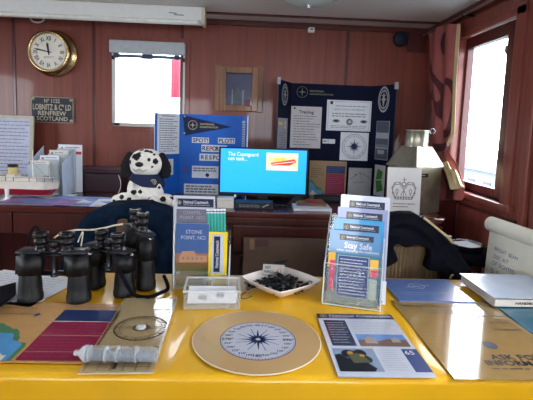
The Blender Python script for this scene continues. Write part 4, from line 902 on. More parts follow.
def cloth(u, v):
    x = TX0 + (TX1 - TX0) * u; L = TY1 - TY0; s_ = -.30 + v * (L + .60)   # distance across, front drop first
    if s_ < -.0: 
        k = -s_; return V((x, TY0 - .008 - .006 * math.sin(x * 9) * min(1, k * 5) - .004 * math.sin(x * 31) * min(1, k * 6) + (0 if k > .012 else .008 * (1 - k / .012)), TZ + .001 - max(0, k - .004)))
    if s_ > L: k = s_ - L; return V((x, TY1 + .008 + .008 * math.sin(x * 11) * min(1, k * 5), TZ + .001 - k))
    return V((x, TY0 + s_, TZ + .001 + cz(x, TY0 + s_) * min(1, s_ / .03, (L - s_) / .03)))
mb = MB(); mb.grid(cloth, 210, 120, YC, th=.002)
tag(mb.build('tablecloth'), 'shiny yellow tablecloth with creases covering the whole table', 'tablecloth')
S0 = TZ + .006     # height of papers lying on the cloth

# papers and laminates on the table
def laid(name, X0, Y0, X1, Y1, base, label, cat, fn, rot=0, th=.0015, z=S0, group=None):
    return pinned(name, frZ(X0, Y0, X1, Y1, z, rot), base, label, cat, fn, group, th)
def poster(m, f):
    def U(x, y):  # table metres -> frame
        return ((x - f.o[0]) / f.w, (f.o[1] - y) / f.h)
    rj = random.Random(3)
    def PP(pts, mm, d):
        if mm in (GRN, LB, PAPER2) and len(pts) > 4:
            q = []
            for i in range(len(pts) - 1):
                a, b = pts[i], pts[i + 1]; q.append(a)
                if a[0] > x0 and b[1] > yb: q += [(a[0] + (b[0] - a[0]) * t_ + rj.uniform(-.008, .008), a[1] + (b[1] - a[1]) * t_ + rj.uniform(-.006, .006)) for t_ in (.25, .5, .75)]
            pts = q + [pts[-1]]
        return PP_(pts, mm, d)
    def PP_(pts, mm, d): m.poly(f, [U(*p) for p in pts], mm, d)
    x0, x1 = f.o[0], f.o[0] + f.w; yb = f.o[1] - f.h + .004
    PP([(x0, yb), (x0, 1.10), (-.70, 1.13), (-.64, 1.09), (-.60, 1.06), (-.55, 1.03), (-.53, .99), (-.50, .96), (-.50, yb)], GRN, .0005)
    PP([(x0, yb), (x0, 1.06), (-.66, 1.05), (-.61, 1.03), (-.555, 1.015), (-.54, .985), (-.51, .955), (-.51, yb)], LB, .0007)
    PP([(x0, yb), (x0, 1.0), (-.63, .97), (-.60, .94), (-.54, .925), (-.52, .92), (-.52, yb)], PAPER2, .0009)
    PP([(-.75, 1.02), (-.66, 1.0), (-.62, .97), (-.64, .955), (-.72, .98)], mat('chart_pink', (190, 120, 130), .5, coat=.3), .0011)
    m.lines(f, .02, .1, .5, .45, 6, mat('chart_mark', (110, 92, 70)), seed=31, rag=.9, fill=.2)
    a, b = U(-.55, 1.12); m.star(f, a, b, .018, BLUEI, n=4, second=.5)
    PP([(-.492, 1.085), (-.336, 1.085), (-.336, 1.155), (-.492, 1.155)], PNL, .0007); PP([(-.492, .9), (-.336, .9), (-.336, 1.083), (-.492, 1.083)], MAG, .0007)
    PP([(-.492, 1.083), (-.336, 1.083), (-.336, 1.086), (-.492, 1.086)], PAPER2, .0009)
    g = f.sub(*U(-.485, 1.08), *U(-.345, .905)); m.lines(g, 0, .02, 1, .98, 11, mat('pink_print', (150, 60, 92)), seed=14, fill=.22, d=.001)
    for yy in (1.01, .935): PP([(-.49, yy), (-.34, yy), (-.34, yy + .0018), (-.49, yy + .0018)], mat('tan_rule', (190, 150, 110), .5), .001)
    g = f.sub(*U(-.485, 1.18), *U(-.345, 1.162)); m.lines(g, 0, .1, 1, .9, 2, INK2, seed=15, rag=0)
LTAN = mat('glossy_chart_tan', (196, 152, 98), .2, coat=1, var=.05)
PAPG = mat('glossy_white', (188, 194, 208), .22, coat=.8, var=.02)
laid('chart_poster', -.80, .893, -.332, 1.20, LTAN, 'laminated tan coastal poster with a magenta and navy panel at the front left', 'poster', poster)
# clear plotter
PLT = clear('plotter_plastic', tint=(252, 244, 222), opaque=.3, body=(168, 142, 96), rough=.12)
f = frZ(-.345, .852, -.192, 1.235, S0 + .0035, .035)
f.o = f.o - f.n * 0; rt = root('chart_plotter', f.P(.5, .5, -.003), 'clear rectangular chart plotter with a ringed compass scale over the poster edge', 'plotter')
mb = MB(); mb.slab(f, PLT, .0028, ACRE); mb.slab(f.sub(.97, .0, 1, .8, .005), ACRE, .005); mb.build('plate', rt)
mb = MB(); PI_ = mat('plotter_ink', (44, 40, 40), .5); c = onZ(141, 329, S0); a = ((c - f.o).dot(f.u) / f.w, (c - f.o).dot(f.v) / f.h); RR_ = .066
for r1, r0_ in ((1, .95), (.80, .77), (.3, .25)): mb.disc(f, a[0], a[1], RR_ * r1, PI_, r0=RR_ * r0_, n=56, d=.0004)
for k in range(36):
    t_ = k * math.pi / 18; S_, C_ = math.sin(t_), math.cos(t_); r1 = .86 if k % 3 else .84; mb.line(f, a[0] + RR_ * r1 * S_ / f.w, a[1] - RR_ * r1 * C_ / f.h, a[0] + RR_ * .97 * S_ / f.w, a[1] - RR_ * .97 * C_ / f.h, .0045 if k % 3 == 0 else .0025, PI_, d=.0005)
for w_ in (.35, .5, .65): mb.line(f, a[0] - .32, a[1] + (w_ - .5) * .1, a[0] + .32, a[1] + (w_ - .5) * .1, .0014, PI_, d=.0005)
for k in range(6): mb.line(f, .06 + .17 * k, .72, .06 + .17 * k, .985, .0015, PI_, d=.0005)
for y in (.92, .945, .8): mb.line(f, .04, y, .96, y, .0015, PI_, d=.0005)
mb.rect(f, .42, .9, .47, .97, PI_, d=.0006); mb.build('scale_markings', rt)
mb = MB(); mb.lathe([(.012, 0), (.012, .004), (.009, .006), (.001, .0065)], ACRE, o=f.P(a[0], a[1], .0006), n=20); mb.build('pivot', rt)
mb = MB(); mb.slab(f.sub(.62, .02, .93, .2, .0012), PAPG, .001); mb.build('white_label', rt)
# clear tube
TUB = clear('clear_tube', opaque=.24, body=(206, 212, 218)); p0 = onZ(80, 353, S0 + .023); p1 = onZ(158, 355, S0 + .023)
ux = unit(p1 - p0); AXT = (V((0, 0, 1)), np.cross(V((0, 0, 1)), ux), ux); Lt = np.linalg.norm(p1 - p0)
rt = root('clear_tube', (p0 + p1) / 2 - V((0, 0, .022)), 'clear plastic tube of rolled grey paper lying across the plotter', 'tube')
mb = MB(); mb.lathe([(.004, -.004), (.010, .0), (.0155, .008), (.0165, .02), (.0165, Lt - .006), (.0145, Lt), (.015, Lt)], TUB, o=p0, ax=AXT, n=28); mb.build('barrel', rt)
for k in (.12, .33, .48, .72):
    mb = MB(); mb.lathe([(.0167, Lt * k), (.0173, Lt * k + .001), (.0167, Lt * k + .002)], ACRE, o=p0, ax=AXT, n=28); mb.build('ridge', rt)
mb = MB(); mb.lathe([(.005, -.012), (.007, -.008), (.005, -.003), (.0172, .010), (.0172, .016)], ACRE, o=p0, ax=AXT, n=20); mb.build('end_cap', rt)
mb = MB(); mb.lathe([(.011, .03), (.011, Lt - .01)], mat('rolled_grey', (120, 130, 140), .5), o=p0 - V((0, 0, .004)), ax=AXT, n=20); tag(mb.build('rolled_paper'), 'rolled grey paper inside the clear tube', 'paper')
# round laminated compass disc
rc_ = (.033, 1.012)
f = frZ(rc_[0] - .157, rc_[1] - .157, rc_[0] + .157, rc_[1] + .157, S0)
mb = MB(); mb.lathe([(.157, -.0015), (.158, -.0005), (.157, .0005)], mat('disc_edge', (226, 214, 184), .3), o=(rc_[0], rc_[1], S0), n=90)
mb.disc(f, .5, .5, .1555, mat('disc_tan', (190, 158, 112), .2, coat=1, var=.03, scale=8), n=90, d=.0008)
ctr = onZ(258, 340, S0); a, b = (ctr[0] - f.o[0]) / f.w, (f.o[1] - ctr[1]) / f.h; Rr = .093
mb.disc(f, a, b, Rr, BLUEI, n=72, d=.0011); mb.disc(f, a, b, Rr * .975, PAPG, n=72, d=.0014)
for k in range(72):
    t_ = k * math.pi / 36; S_, C_ = math.sin(t_), math.cos(t_); mb.line(f, a + Rr * .92 * S_ / f.w, b - Rr * .92 * C_ / f.h, a + Rr * .965 * S_ / f.w, b - Rr * .965 * C_ / f.h, .0010 if k % 2 else .0016, NAVY, d=.0017)
for k in range(24):
    t_ = k * math.pi / 12; deg = 15 * k; S_, C_ = math.sin(t_), math.cos(t_); mb.txt(f, '%03d°' % deg if deg else 'N', a + Rr * .80 * S_ / f.w, b - Rr * .80 * C_ / f.h, .0078 if k % 6 else .011, NAVY, d=.0017, rot=0, sx=.95)
mb.star(f, a, b, Rr * .56, NAVY, BLUEI, n=8, d=.0018, second=.6); mb.disc(f, a, b, .006, PAPG, d=.002)
for k in range(8):
    t_ = (k + .5) * math.pi / 4; mb.line(f, a + Rr * .3 * math.sin(t_) / f.w, b - Rr * .3 * math.cos(t_) / f.h, a + Rr * .6 * math.sin(t_ + .08) / f.w, b - Rr * .6 * math.cos(t_ + .08) / f.h, .0016, BLUEI, d=.0018)
tag(mb.build('compass_disc', loc=(rc_[0], rc_[1], S0)), 'large round laminated tan disc with a white compass rose in the middle', 'compass disc')
# A4 leaflet
def leaf(m, f):
    m.rect(f, 0, 0, 1, .095, NAVY, d=.0005); m.disc(f, .08, .047, .009, PL, r0=.0075, d=.0008); m.star(f, .08, .047, .007, PL, n=4, second=None, d=.0008); m.txt(f, 'National Coastwatch', .16, .04, .013, PAPG, al='l', d=.0008, sx=1.1); m.txt(f, 'INSTITUTION', .16, .075, .006, GREYP, al='l', d=.0008)
    m.rect(f, .06, .13, .34, .58, mat('leaflet_navy', (28, 34, 62), .25, coat=.8), d=.0005); m.lines(f, .09, .16, .31, .55, 9, GREYP, seed=41, fill=.18, d=.0008)
    m.lines(f, .38, .14, .94, .36, 7, GREYP, seed=42, fill=.28, d=.0006)
    m.rect(f, .38, .385, .96, .585, mat('photo_sky', (96, 134, 190), .25, coat=.8), d=.0005); m.poly(f, [(.38, .50), (.5, .47), (.62, .5), (.74, .46), (.84, .49), (.96, .47), (.96, .585), (.38, .585)], mat('photo_brown', (112, 88, 76), .25, coat=.8), d=.0008); m.poly(f, [(.46, .46), (.52, .42), (.6, .46), (.6, .54), (.46, .54)], mat('photo_grey', (140, 136, 132), .3, coat=.8), d=.001); m.poly(f, [(.78, .46), (.84, .43), (.88, .46), (.88, .52), (.78, .52)], MC['photo_grey'], d=.001)
    m.rect(f, .04, .62, .5, .94, mat('photo_pale', (130, 146, 168), .25, coat=.8), d=.0005)
    m.poly(f, [(.04, .72), (.1, .7), (.2, .8), (.36, .82), (.44, .9), (.4, .94), (.04, .94)], BLK, d=.0008); m.disc(f, .2, .7, .017, BLK, d=.001); m.disc(f, .33, .69, .015, BLK, d=.001); m.disc(f, .36, .78, .016, BLK, d=.001); m.disc(f, .23, .8, .015, BLK, d=.001); m.poly(f, [(.18, .7), (.34, .7), (.4, .82), (.22, .84)], mat('khaki_print', (78, 76, 54), .4), d=.0012); m.disc(f, .22, .69, .007, mat('amber_print', (170, 130, 50), .4), d=.0014); m.disc(f, .34, .73, .006, MC['amber_print'], d=.0014)
    m.lines(f, .53, .63, .8, .93, 10, GREYP, seed=44, fill=.25, d=.0006); m.rect(f, .82, .62, 1, .94, mat('side_blue', (58, 76, 124), .25, coat=.8), d=.0005); m.txt(f, '65', .89, .675, .017, PAPG, d=.0008)
laid('coastwatch_leaflet', .203, .853, .416, 1.157, PAPG, 'printed leaflet with a navy heading, binoculars photograph and number 65', 'leaflet', leaf, rot=-.0)
# big laminated sheet
def lamfn(m, f):
    LI = mat('brown_ink', (52, 40, 32), .4)
    m.txt(f, 'WE ARE HERE TO', .04, .10, .017, LI, al='l', d=.0006); m.txt(f, '▪', .2, .15, .01, LI, d=.0006)
    m.rect(f, .19, .165, .215, .175, LI, d=.0005); m.txt(f, 'SEA STATE', .27, .17, .010, LI, al='l', d=.0006); m.rect(f, .19, .2, .21, .21, LI, d=.0005); m.txt(f, 'SHIPPING LOG', .23, .21, .010, LI, al='l', d=.0006)
    m.lines(f, .62, .2, .9, .5, 3, LI, seed=3, fill=.16, d=.0006)
    c = onZ(492, 347, S0); a_, b_ = (c[0] - f.o[0]) / f.w, (f.o[1] - c[1]) / f.h; m.disc(f, a_, b_ - .02, .017, NAVY, d=.0006, ry=1.1)
    c = onZ(490, 357, S0); a_, b_ = (c[0] - f.o[0]) / f.w, (f.o[1] - c[1]) / f.h; m.txt(f, 'ASK FOR', a_, b_, .021, INK, al='l', d=.0006, sx=1.05)
    m.txt(f, 'INFORMATION', a_ - .07, b_ + .062, .021, INK, al='l', d=.0006, sx=1.0); m.lines(f, .3, b_ + .10, .9, b_ + .14, 1, LI, seed=9, fill=.25, d=.0006)
laid('laminated_sheet', .452, .848, .80, 1.262, LAMI, 'large laminated tan sheet with an oval blue logo catching the window light', 'sheet', lamfn)
# navy leaflet + book + teal booklet
def emb(m, f):
    m.disc(f, .42, .35, .028, PAPG, r0=.026, d=.0005, ry=.8); m.line(f, .25, .42, .62, .3, .0025, PAPG, d=.0006); m.line(f, .35, .25, .48, .5, .002, PAPG, d=.0006); m.line(f, .1, .66, .75, .66, .0012, PAPG, d=.0006); m.line(f, .1, .75, .6, .75, .0008, PAPG, d=.0006)
laid('blue_folder', .474, 1.252, .712, 1.44, mat('folder_blue', (96, 118, 172), .25, coat=.9), 'mid blue glossy folder with a white emblem behind the laminated sheet', 'folder', emb, th=.004, z=S0 + .004)
p = onZ(500, 310, S0 + .01)
rt = root('white_book', (.9, 1.32, S0 + .006), 'thick white book with printed spine lying at the right end of the table', 'book')
q = frZ(.748, 1.21, .99, 1.43, S0 + .032, 0); q0 = q
mb = MB(); q.u = unit((1, -.0, 0)); mb.slab(q, mat('cover_pale', (190, 204, 226), .3, coat=.4), .002); mb.slab(Fr(q.P(0, 0, -.024), q.u, q.v, q.w, q.h), PAPER, .002)
mb.slab(Fr(q.P(0, 1, 0), q.u, -q.n, q.w, .026), PAPER2, .002); mb.build('cover', rt)
mb = MB(); mb.slab(Fr(q.P(.02, .02, -.003), q.u, q.v, q.w * .96, q.h * .96), PAPER2, .02); mb.build('pages', rt)
mb = MB(); sp = Fr(q.P(0, 1, 0), q.u, -q.n, q.w, .026); mb.txt(sp, 'HANDBOOK 18', .46, .5, .0085, INK, sx=1.15); mb.build('spine_lettering', rt)
laid('teal_booklet', .76, 1.02, .975, 1.30, mat('teal_cover', (24, 96, 120), .3, coat=.5), 'teal blue booklet lying under the thick white book', 'booklet', None, th=.004, z=S0 + .0045)

# white sheet left
laid('white_sheet', -.86, 1.20, -.56, 1.43, PAPER, 'white sheet of paper lying behind the leftmost binoculars', 'paper', lambda m, f: m.lines(f, .1, .1, .9, .9, 10, GREYP, seed=7, fill=.12), rot=-.25)

# binoculars
def hull_box(mb, x0, x1, y0, y1, z0, z1, m, top=.8, bev=.008):
    bm = bmesh.new(); bmesh.ops.create_cube(bm, size=1)
    for q in bm.verts:
        k = top if q.co.z > 0 else 1
        q.co = Vector(((x0 + x1) / 2 + q.co.x * (x1 - x0) * k, (y0 + y1) / 2 + q.co.y * (y1 - y0) * k, z0 if q.co.z < 0 else z1))
    bmesh.ops.bevel(bm, geom=bm.edges[:], offset=bev, segments=3, affect='EDGES'); bm.verts.index_update()
    mb.add([q.co[:] for q in bm.verts], [[v.index for v in f.verts] for f in bm.faces], m, True); bm.free()
def binoculars(label):
    rt = root('binoculars', (0, 0, 0), label, 'binoculars', None)
    for s_ in (-1, 1):
        mb = MB(); mb.lathe([(.026, .0), (.033, .0), (.034, .004), (.034, .018), (.032, .022), (.031, .05), (.029, .072), (.027, .08)], RUB, o=(s_ * .068, 0, 0), n=30); mb.build('objective_barrel', rt)
        mb = MB(); mb.lathe([(.001, .004), (.026, .002)], LENS, o=(s_ * .068, 0, 0), n=24); mb.build('objective_lens', rt)
        mb = MB(); hull_box(mb, s_ * .066 - .036, s_ * .066 + .034, -.031, .031, .068, .150, RUB, top=.9, bev=.014)
        mb.build('prism_housing', rt)
        mb = MB(); hull_box(mb, s_ * .062 - .036, s_ * .062 + .034, -.027, .027, .146, .154, mat('worn_plate', (62, 64, 70), .35, .6), top=.92, bev=.003); mb.build('top_plate', rt)
        mb = MB(); X = s_ * .036; mb.lathe([(.017, .15), (.017, .162), (.014, .163), (.014, .172), (.019, .173), (.0195, .178), (.019, .184), (.017, .185), (.017, .190), (.021, .191), (.0215, .204), (.016, .205), (.013, .199), (.001, .197)], BLK, o=(X, 0, 0), n=26); mb.build('eyepiece', rt)
    mb = MB(); mb.lathe([(.011, .072), (.012, .076), (.009, .08), (.009, .145), (.012, .147), (.012, .155), (.006, .156), (.006, .168)], mat('hinge_metal', (70, 72, 78), .3, .8), n=20); mb.build('hinge', rt)
    mb = MB(); mb.lathe([(.013, .160), (.015, .162), (.015, .176), (.013, .178)], BLK, n=20); mb.build('focus_wheel', rt)
    for z in (.082, .138): mb = MB(); hull_box(mb, -.045, .045, -.010, .010, z - .006, z + .006, BLK, top=.95, bev=.003); mb.build('bridge', rt)
    mb = MB(); hull_box(mb, -.04, .04, -.006, .006, .172, .179, BLK, top=1, bev=.002); mb.build('ocular_arm', rt)
    for s_ in (-1, 1): mb = MB(); mb.tube([(s_ * .098 + .006 * s_ * math.sin(a), .006 * math.cos(a), .142) for a in [k * .785 for k in range(9)]], .0018, STEEL, n=6); mb.build('strap_lug', rt)
    return rt
bA = binoculars('black binoculars nearest the left edge, standing upright in front of the white sheet')
bA['group'] = 'binoculars on the table'
zb = S0 + .0022
kA = 1.12
p = onZ(55.5, 297, zb); bB = copy_tree(bA, (0, 0, 0), 0, 'middle of the three black binoculars, standing turned between the other two')
bC = copy_tree(bA, (0, 0, 0), 0, 'black binoculars standing nearest the clear brochure holder, seen from the side')
bA.location = (-.546, 1.216, zb); bA.scale = (1.0, 1.0, .97); bA.rotation_euler = (0, 0, .02)
bB.location = (-.418, 1.30, zb - .002); bB.rotation_euler = (0, 0, -.5); bB.scale = (.92, 1.02, .9)
bC.location = (-.347, 1.372, zb - .002); bC.rotation_euler = (0, 0, -.95); bC.scale = (.9, .9, 1.16)
def strap(pts, r, m, label, name='strap'):
    P_ = [V(p) for p in pts]; out = []
    for i in range(len(P_) - 1):
        a, b, c, d = P_[max(i - 1, 0)], P_[i], P_[i + 1], P_[min(i + 2, len(P_) - 1)]
        for k in range(8):
            t_ = k / 8; out.append(.5 * (2 * b + (c - a) * t_ + (2 * a - 5 * b + 4 * c - d) * t_ * t_ + (3 * b - 3 * c + d - a) * t_ ** 3))
    out.append(P_[-1]); mb = MB(); mb.tube(out, r, m, n=7); tag(mb.build(name), label, 'strap'); return mb
strap([onY(54, 238, 1.26), onY(62, 233, 1.28), onY(76, 230, 1.3), onY(90, 230, 1.32), onY(104, 228, 1.34), onY(114, 225.5, 1.345), onY(123, 224, 1.35)], .0028, mat('cream_cord', (206, 196, 176), .6), 'cream cord running between the eyepieces of the binoculars', 'cord')
strap([onY(78, 242, 1.26), onY(80, 237, 1.28), onY(83, 232, 1.3), onY(81, 246, 1.26)], .002, MC['cream_cord'], 'short pale cord loop above the leftmost binoculars', 'cord')
strap([onZ(118, 268, .86), onZ(130, 290, .80), onZ(137, 296, S0 + .006), onZ(150, 297, S0 + .006), onZ(160, 293, S0 + .006), onZ(168, 288, S0 + .008), onY(164, 276, 1.36)], .006, BLKC, 'black strap looping on the cloth beside the clear brochure holder')
strap([onY(28, 245, 1.25), onY(29, 236, 1.27), onY(34, 227, 1.28), onY(38, 228, 1.28), onY(40, 238, 1.26)], .003, BLKC, 'thin black strap looping above the left eyepiece of the leftmost binoculars')
mb = MB(); 
def pad(u, v): 
    p = onZ(-14 + 30 * u, 314 - 20 * u - 24 * v * (1 - .5 * u), S0 + .012 + .012 * math.sin(u * 3.1)); return p
mb.grid(pad, 12, 5, BLKC, th=.006); tag(mb.build('neck_strap'), 'wide black neck strap end lying at the far left edge of the table', 'strap')

# ---- brochure helper
def brochure(name, f, base, label, fn, group=None):
    return pinned(name, f, base, label, 'brochure', fn, group, th=.003)
def header(m, f, x0=.1, y0=.05, x1=.95, y1=.16, h=.011):
    m.rect(f, x0, y0, x1, y1, NAVY, d=.0005); g = f.sub(x0, y0, x1, y1); m.disc(g, .09, .5, .006, PL, r0=.0048, d=.0009); m.star(g, .09, .5, .005, PL, n=4, second=None, d=.0009)
    m.txt(g, 'National Coastwatch', .2, .40, g.h * .36, PAPG, al='l', d=.0009, sx=g.w * .74 / (g.h * .36 * 13.6)); m.lines(g, .2, .66, .9, .86, 1, GREYP, seed=3, rag=0, d=.0009)
# left holder (clear, two pockets)
hx0, hx1 = onZ(174, 291, S0)[0], onZ(229, 289, S0)[0]; hy = 1.315
rt = root('clear_brochure_holder', ((hx0 + hx1) / 2, hy, S0), 'tall clear brochure holder at the left with a coastal station brochure', 'brochure holder')
zt_ = onY(173, 196, hy + .06)[2]
mb = MB(); mb.bb(hx0 - .004, hy + .06, S0, hx0 + .118, hy + .063, zt_, ACR); mb.bb(hx0 - .004, hy + .06, S0, hx1, hy + .063, S0 + .18, ACR); mb.build('back_plate', rt)
mb = MB(); mb.bb(hx0 - .004, hy, S0, hx1, hy + .003, S0 + .06, ACR); mb.build('front_plate', rt)
mb = MB(); mb.bb(hx0 - .004, hy, S0, hx1, hy + .06, S0 + .003, ACR); mb.build('base', rt)
for X, z_ in ((hx0 - .006, zt_), (hx0 + .114, S0 + .15), (hx1 - .003, S0 + .13)):
    mb = MB(); mb.prism([(X, hy, S0), (X, hy + .063, S0), (X, hy + .063, z_), (X, hy + .05, z_), (X, hy, S0 + .07 if X > hx0 + .01 else z_ - .1)], (.003, 0, 0), ACRE); mb.build('side_plate', rt)
def pxfr(x0, y0, x1, y1, d, zb_=S0 + .004):
    f = frY(x0, y0, x1, y1, d); return Fr((f.o[0], d, f.o[2]), f.u, f.v, f.w, f.o[2] - zb_)
def stone(m, f):
    m.rect(f, 0, 0, 1, .47, mat('brochure_sky', (62, 92, 146), .3, coat=.6), d=.0004); m.rect(f, 0, .62, 1, 1, mat('field_green', (88, 92, 48), .35, coat=.5, var=.2, scale=80), d=.0004)
    m.rect(f, 0, .47, 1, .62, mat('brick_house', (150, 96, 70), .4), d=.0004); m.poly(f, [(.1, .53), (.2, .44), (.55, .43), (.62, .5), (.95, .5), (.95, .6), (.1, .62)], mat('house_tan', (176, 132, 100), .4), d=.0007)
    for k in range(5): m.rect(f, .2 + .14 * k, .53, .25 + .14 * k, .57, INK2, d=.0009)
    m.poly(f, [(0, .62), (.3, .6), (.6, .64), (1, .61), (1, .7), (0, .72)], mat('field_brown', (110, 84, 50), .4), d=.0006); m.poly(f, [(0, .82), (.5, .78), (1, .84), (1, .9), (0, .93)], MC['field_brown'], d=.0006)
    m.txt(f, 'STONE', .54, .13, .012, PAPG, d=.0009, bold=False, w=f.w * .5); m.txt(f, 'POINT, NCI', .52, .22, .012, PAPG, d=.0009, bold=False, w=f.w * .74)
def coastf(m, f): m.rect(f, 0, 0, 1, 1, mat('slate_cover', (104, 104, 122), .35, coat=.5), d=.0004); m.txt(f, 'CHAPEL', .5, .045, .011, GREYP, d=.0009, bold=False, w=f.w * .55); m.txt(f, 'POINT, NCI', .5, .11, .011, GREYP, d=.0009, bold=False, w=f.w * .74)
f1 = pxfr(175.5, 209, 208, 290, hy + .034); brochure('brochure', f1, PAPER, 'grey covered brochure second in the clear holder, behind the brick house brochure', coastf)
f2 = pxfr(176, 223.5, 208.5, 288, hy + .018); brochure('brochure', f2, PAPER, 'brochure reading STONE POINT with a brick house and blue sky', stone)
f0 = pxfr(173, 196, 214, 288, hy + .05); brochure('brochure', f0, PAPG, 'white brochure with a navy heading at the back of the clear left holder', lambda m, f: (header(m, f, .06, .03, .97, .125), m.lines(f, .1, .2, .9, .3, 2, GREYP, seed=2)))
# yellow booklet in the second pocket
def yel(m, f): m.rect(f, .16, .05, .8, .97, PAPG, d=.0004); m.rect(f, .28, .10, .62, .93, NAVY, d=.0007); g = Fr(f.P(.28, .93, .001), f.P(.28, .1) - f.P(.28, .93), f.u, f.h * .83, f.w * .34); m.txt(g, 'National Coastwatch', .5, .5, g.h * .5, PAPG, d=.0, sx=g.w * .86 / (g.h * .5 * 13.6))
f3 = pxfr(208.5, 232, 227, 279, hy + .018, S0 + .045); f3 = pxfr(208.5, 232, 227, 279, hy + .018); f3.h *= 1
brochure('booklet', f3, mat('booklet_yellow', (232, 204, 40), .4), 'bright yellow booklet with a navy spine panel in the right pocket of the clear holder', lambda m, f: yel(m, f.sub(0, 0, 1, .78)))
# teal pencils behind it
TEAL = mat('teal_lacquer', (60, 160, 148), .35)
for k in range(6):
    x = 209.5 + 3.1 * k; b_ = onY(209.5 + 3.0 * k, 250, hy + .04); t_ = onY(208 + 3.2 * k, 213, hy + .036); d_ = unit(t_ - b_)
    bot = b_ - d_ * ((b_[2] - S0 - .006) / d_[2])
    rt = root('pencil', bot, 'teal pencil with a white top standing in the clear left holder', 'pencil', 'teal pencils in the clear holder')
    mb = MB(); mb.tube([bot, t_], .0056, TEAL, n=6); mb.build('shaft', rt)
    mb = MB(); mb.tube([t_, t_ + d_ * .013], .0058, PAPER, n=6); mb.tube([t_ + d_ * .004, t_ + d_ * .007], .006, INK, n=6); mb.build('tip', rt)
# small clear box with cards
bx0 = onZ(183, 308, S0)[0]; bx1 = onZ(236, 304, S0)[0] + .008; by0, by1 = 1.175, 1.285; rz = .05
rt = root('clear_box', ((bx0 + bx1) / 2, (by0 + by1) / 2, S0), 'small clear plastic box of white cards in front of the clear brochure holder', 'box')
cxb, cyb = (bx0 + bx1) / 2, (by0 + by1) / 2; wb, db, hb_ = bx1 - bx0, by1 - by0, .052
def BX(c, d, m, mb): c = V(c); C_, S_ = math.cos(rz), math.sin(rz); mb.box((cxb + c[0] * C_ - c[1] * S_, cyb + c[0] * S_ + c[1] * C_, S0 + c[2]), d, m, rz=rz)
for nm, c, d in (('front_side', (0, -db / 2, hb_ / 2), (wb, .002, hb_)), ('back_side', (0, db / 2, hb_ / 2), (wb, .002, hb_)), ('left_side', (-wb / 2, 0, hb_ / 2), (.002, db, hb_)), ('right_side', (wb / 2, 0, hb_ / 2), (.002, db, hb_)), ('base', (0, 0, .001), (wb, db, .002))):
    mb = MB(); BX(c, d, clear('milky_box', opaque=.15, body=(220, 222, 216)), mb); mb.build(nm, rt)
mb = MB()
for c, d in (((0, -db / 2, hb_), (wb + .006, .005, .004)), ((0, db / 2, hb_), (wb + .006, .005, .004)), ((-wb / 2, 0, hb_), (.005, db, .004)), ((wb / 2, 0, hb_), (.005, db, .004))): BX(c, d, ACRE, mb)
mb.build('rim', rt)
for k, (yy, lab, t1) in enumerate(((-.025, 'front white card marked 65 in the small clear box', '65'), (.012, 'rear white card in the small clear box', ''))):
    cc = V((cxb, cyb, 0)) + V((-(yy) * math.sin(rz), yy * math.cos(rz), 0)); q = frA((cc[0], cc[1], S0 + .004), wb * .9, .036, rz, .5)
    pinned('card', q, PAPER, lab, 'card', lambda m, f, t1=t1: (m.txt(f, t1, .66, .3, .015, INK), m.txt(f, t1 + '¢', .3, .5, .013, INK)) if t1 else None, th=.003)
# square dish of keyrings
dc = onZ(281, 289, S0); rz = math.radians(40)
rt = root('square_dish', (dc[0], dc[1], S0), 'shallow white square dish heaped with small black keyrings', 'dish')
DW = mat('dish_white', (224, 216, 212), .35)
def dish(u, v):
    a, b = (u - .5) * 2, (v - .5) * 2; e = max(abs(a), abs(b)); R_ = .098; cr = 1 - .08 * (a * b) ** 2
    x, y = a * R_ * cr, b * R_ * cr; z = .003 + .034 * max(0, (e - .55) / .45) ** 1.3
    return V((dc[0] + x * math.cos(rz) - y * math.sin(rz), dc[1] + (x * math.sin(rz) + y * math.cos(rz)) * .92, S0 + z))
mb = MB(); mb.grid(dish, 24, 24, DW, th=.003); mb.build('bowl', rt)
DKM = mat('dark_metal', (26, 28, 38), .25, .6); rnd = random.Random(5)
mb = MB(); mb.box((0, 0, .005), (.020, .010, .009), BLK, bev=.003)
kr0 = root('keyring', (0, 0, 0), 'small black keyring heaped in the white square dish', 'keyring', 'black keyrings in the square dish'); mb.build('fob', kr0)
mb = MB(); mb.tube([(.016 + .007 * math.cos(a), .007 * math.sin(a), .004) for a in [k / 12 * 6.283 for k in range(13)]], .0012, DKM, n=6); mb.build('ring', kr0)
spots_ = []
for lay, (R_, nn, hz) in enumerate(((.078, 26, .008), (.062, 22, .017), (.045, 16, .026), (.028, 9, .034))):
    for k in range(nn):
        a = rnd.uniform(0, 6.283); r_ = R_ * math.sqrt(rnd.random()); sq_ = 1
        x = rnd.uniform(-R_, R_); y = rnd.uniform(-R_, R_) ; spots_.append((x, y, hz + rnd.uniform(-.002, .003)))
for i, (x, y, z) in enumerate(spots_):
    k = kr0 if i == 0 else copy_tree(kr0, (0, 0, 0), 0, kr0['label'])
    k.location = (dc[0] + x * math.cos(rz) - y * math.sin(rz), dc[1] + (x * math.sin(rz) + y * math.cos(rz)) * .92, S0 + z); k.rotation_euler = (rnd.uniform(-.4, .4), rnd.uniform(-.4, .4), rnd.uniform(0, 6.28))
c = onY(273, 283, dc[1] + .045); q = frA((c[0], c[1], S0 + .030), .072, .034, -.12, .35)
pinned('price_card', q, mat('grey_card', (188, 188, 182), .5), 'small grey printed card propped in the dish of keyrings', 'card', lambda m, f: (m.txt(f, 'KEY', .25, .3, .008, INK), m.txt(f, 'RINGS', .3, .7, .008, INK), m.txt(f, '£1', .75, .55, .013, mat('pink_ink', (200, 90, 110), .5))), th=.001)
strap([onZ(252, 296, S0 + .008), onZ(244, 299, S0 + .004), onZ(241, 296, S0 + .004), onZ(246, 292, S0 + .018)], .0012, INK, 'thin black cord loop hanging over the left rim of the dish', 'cord')
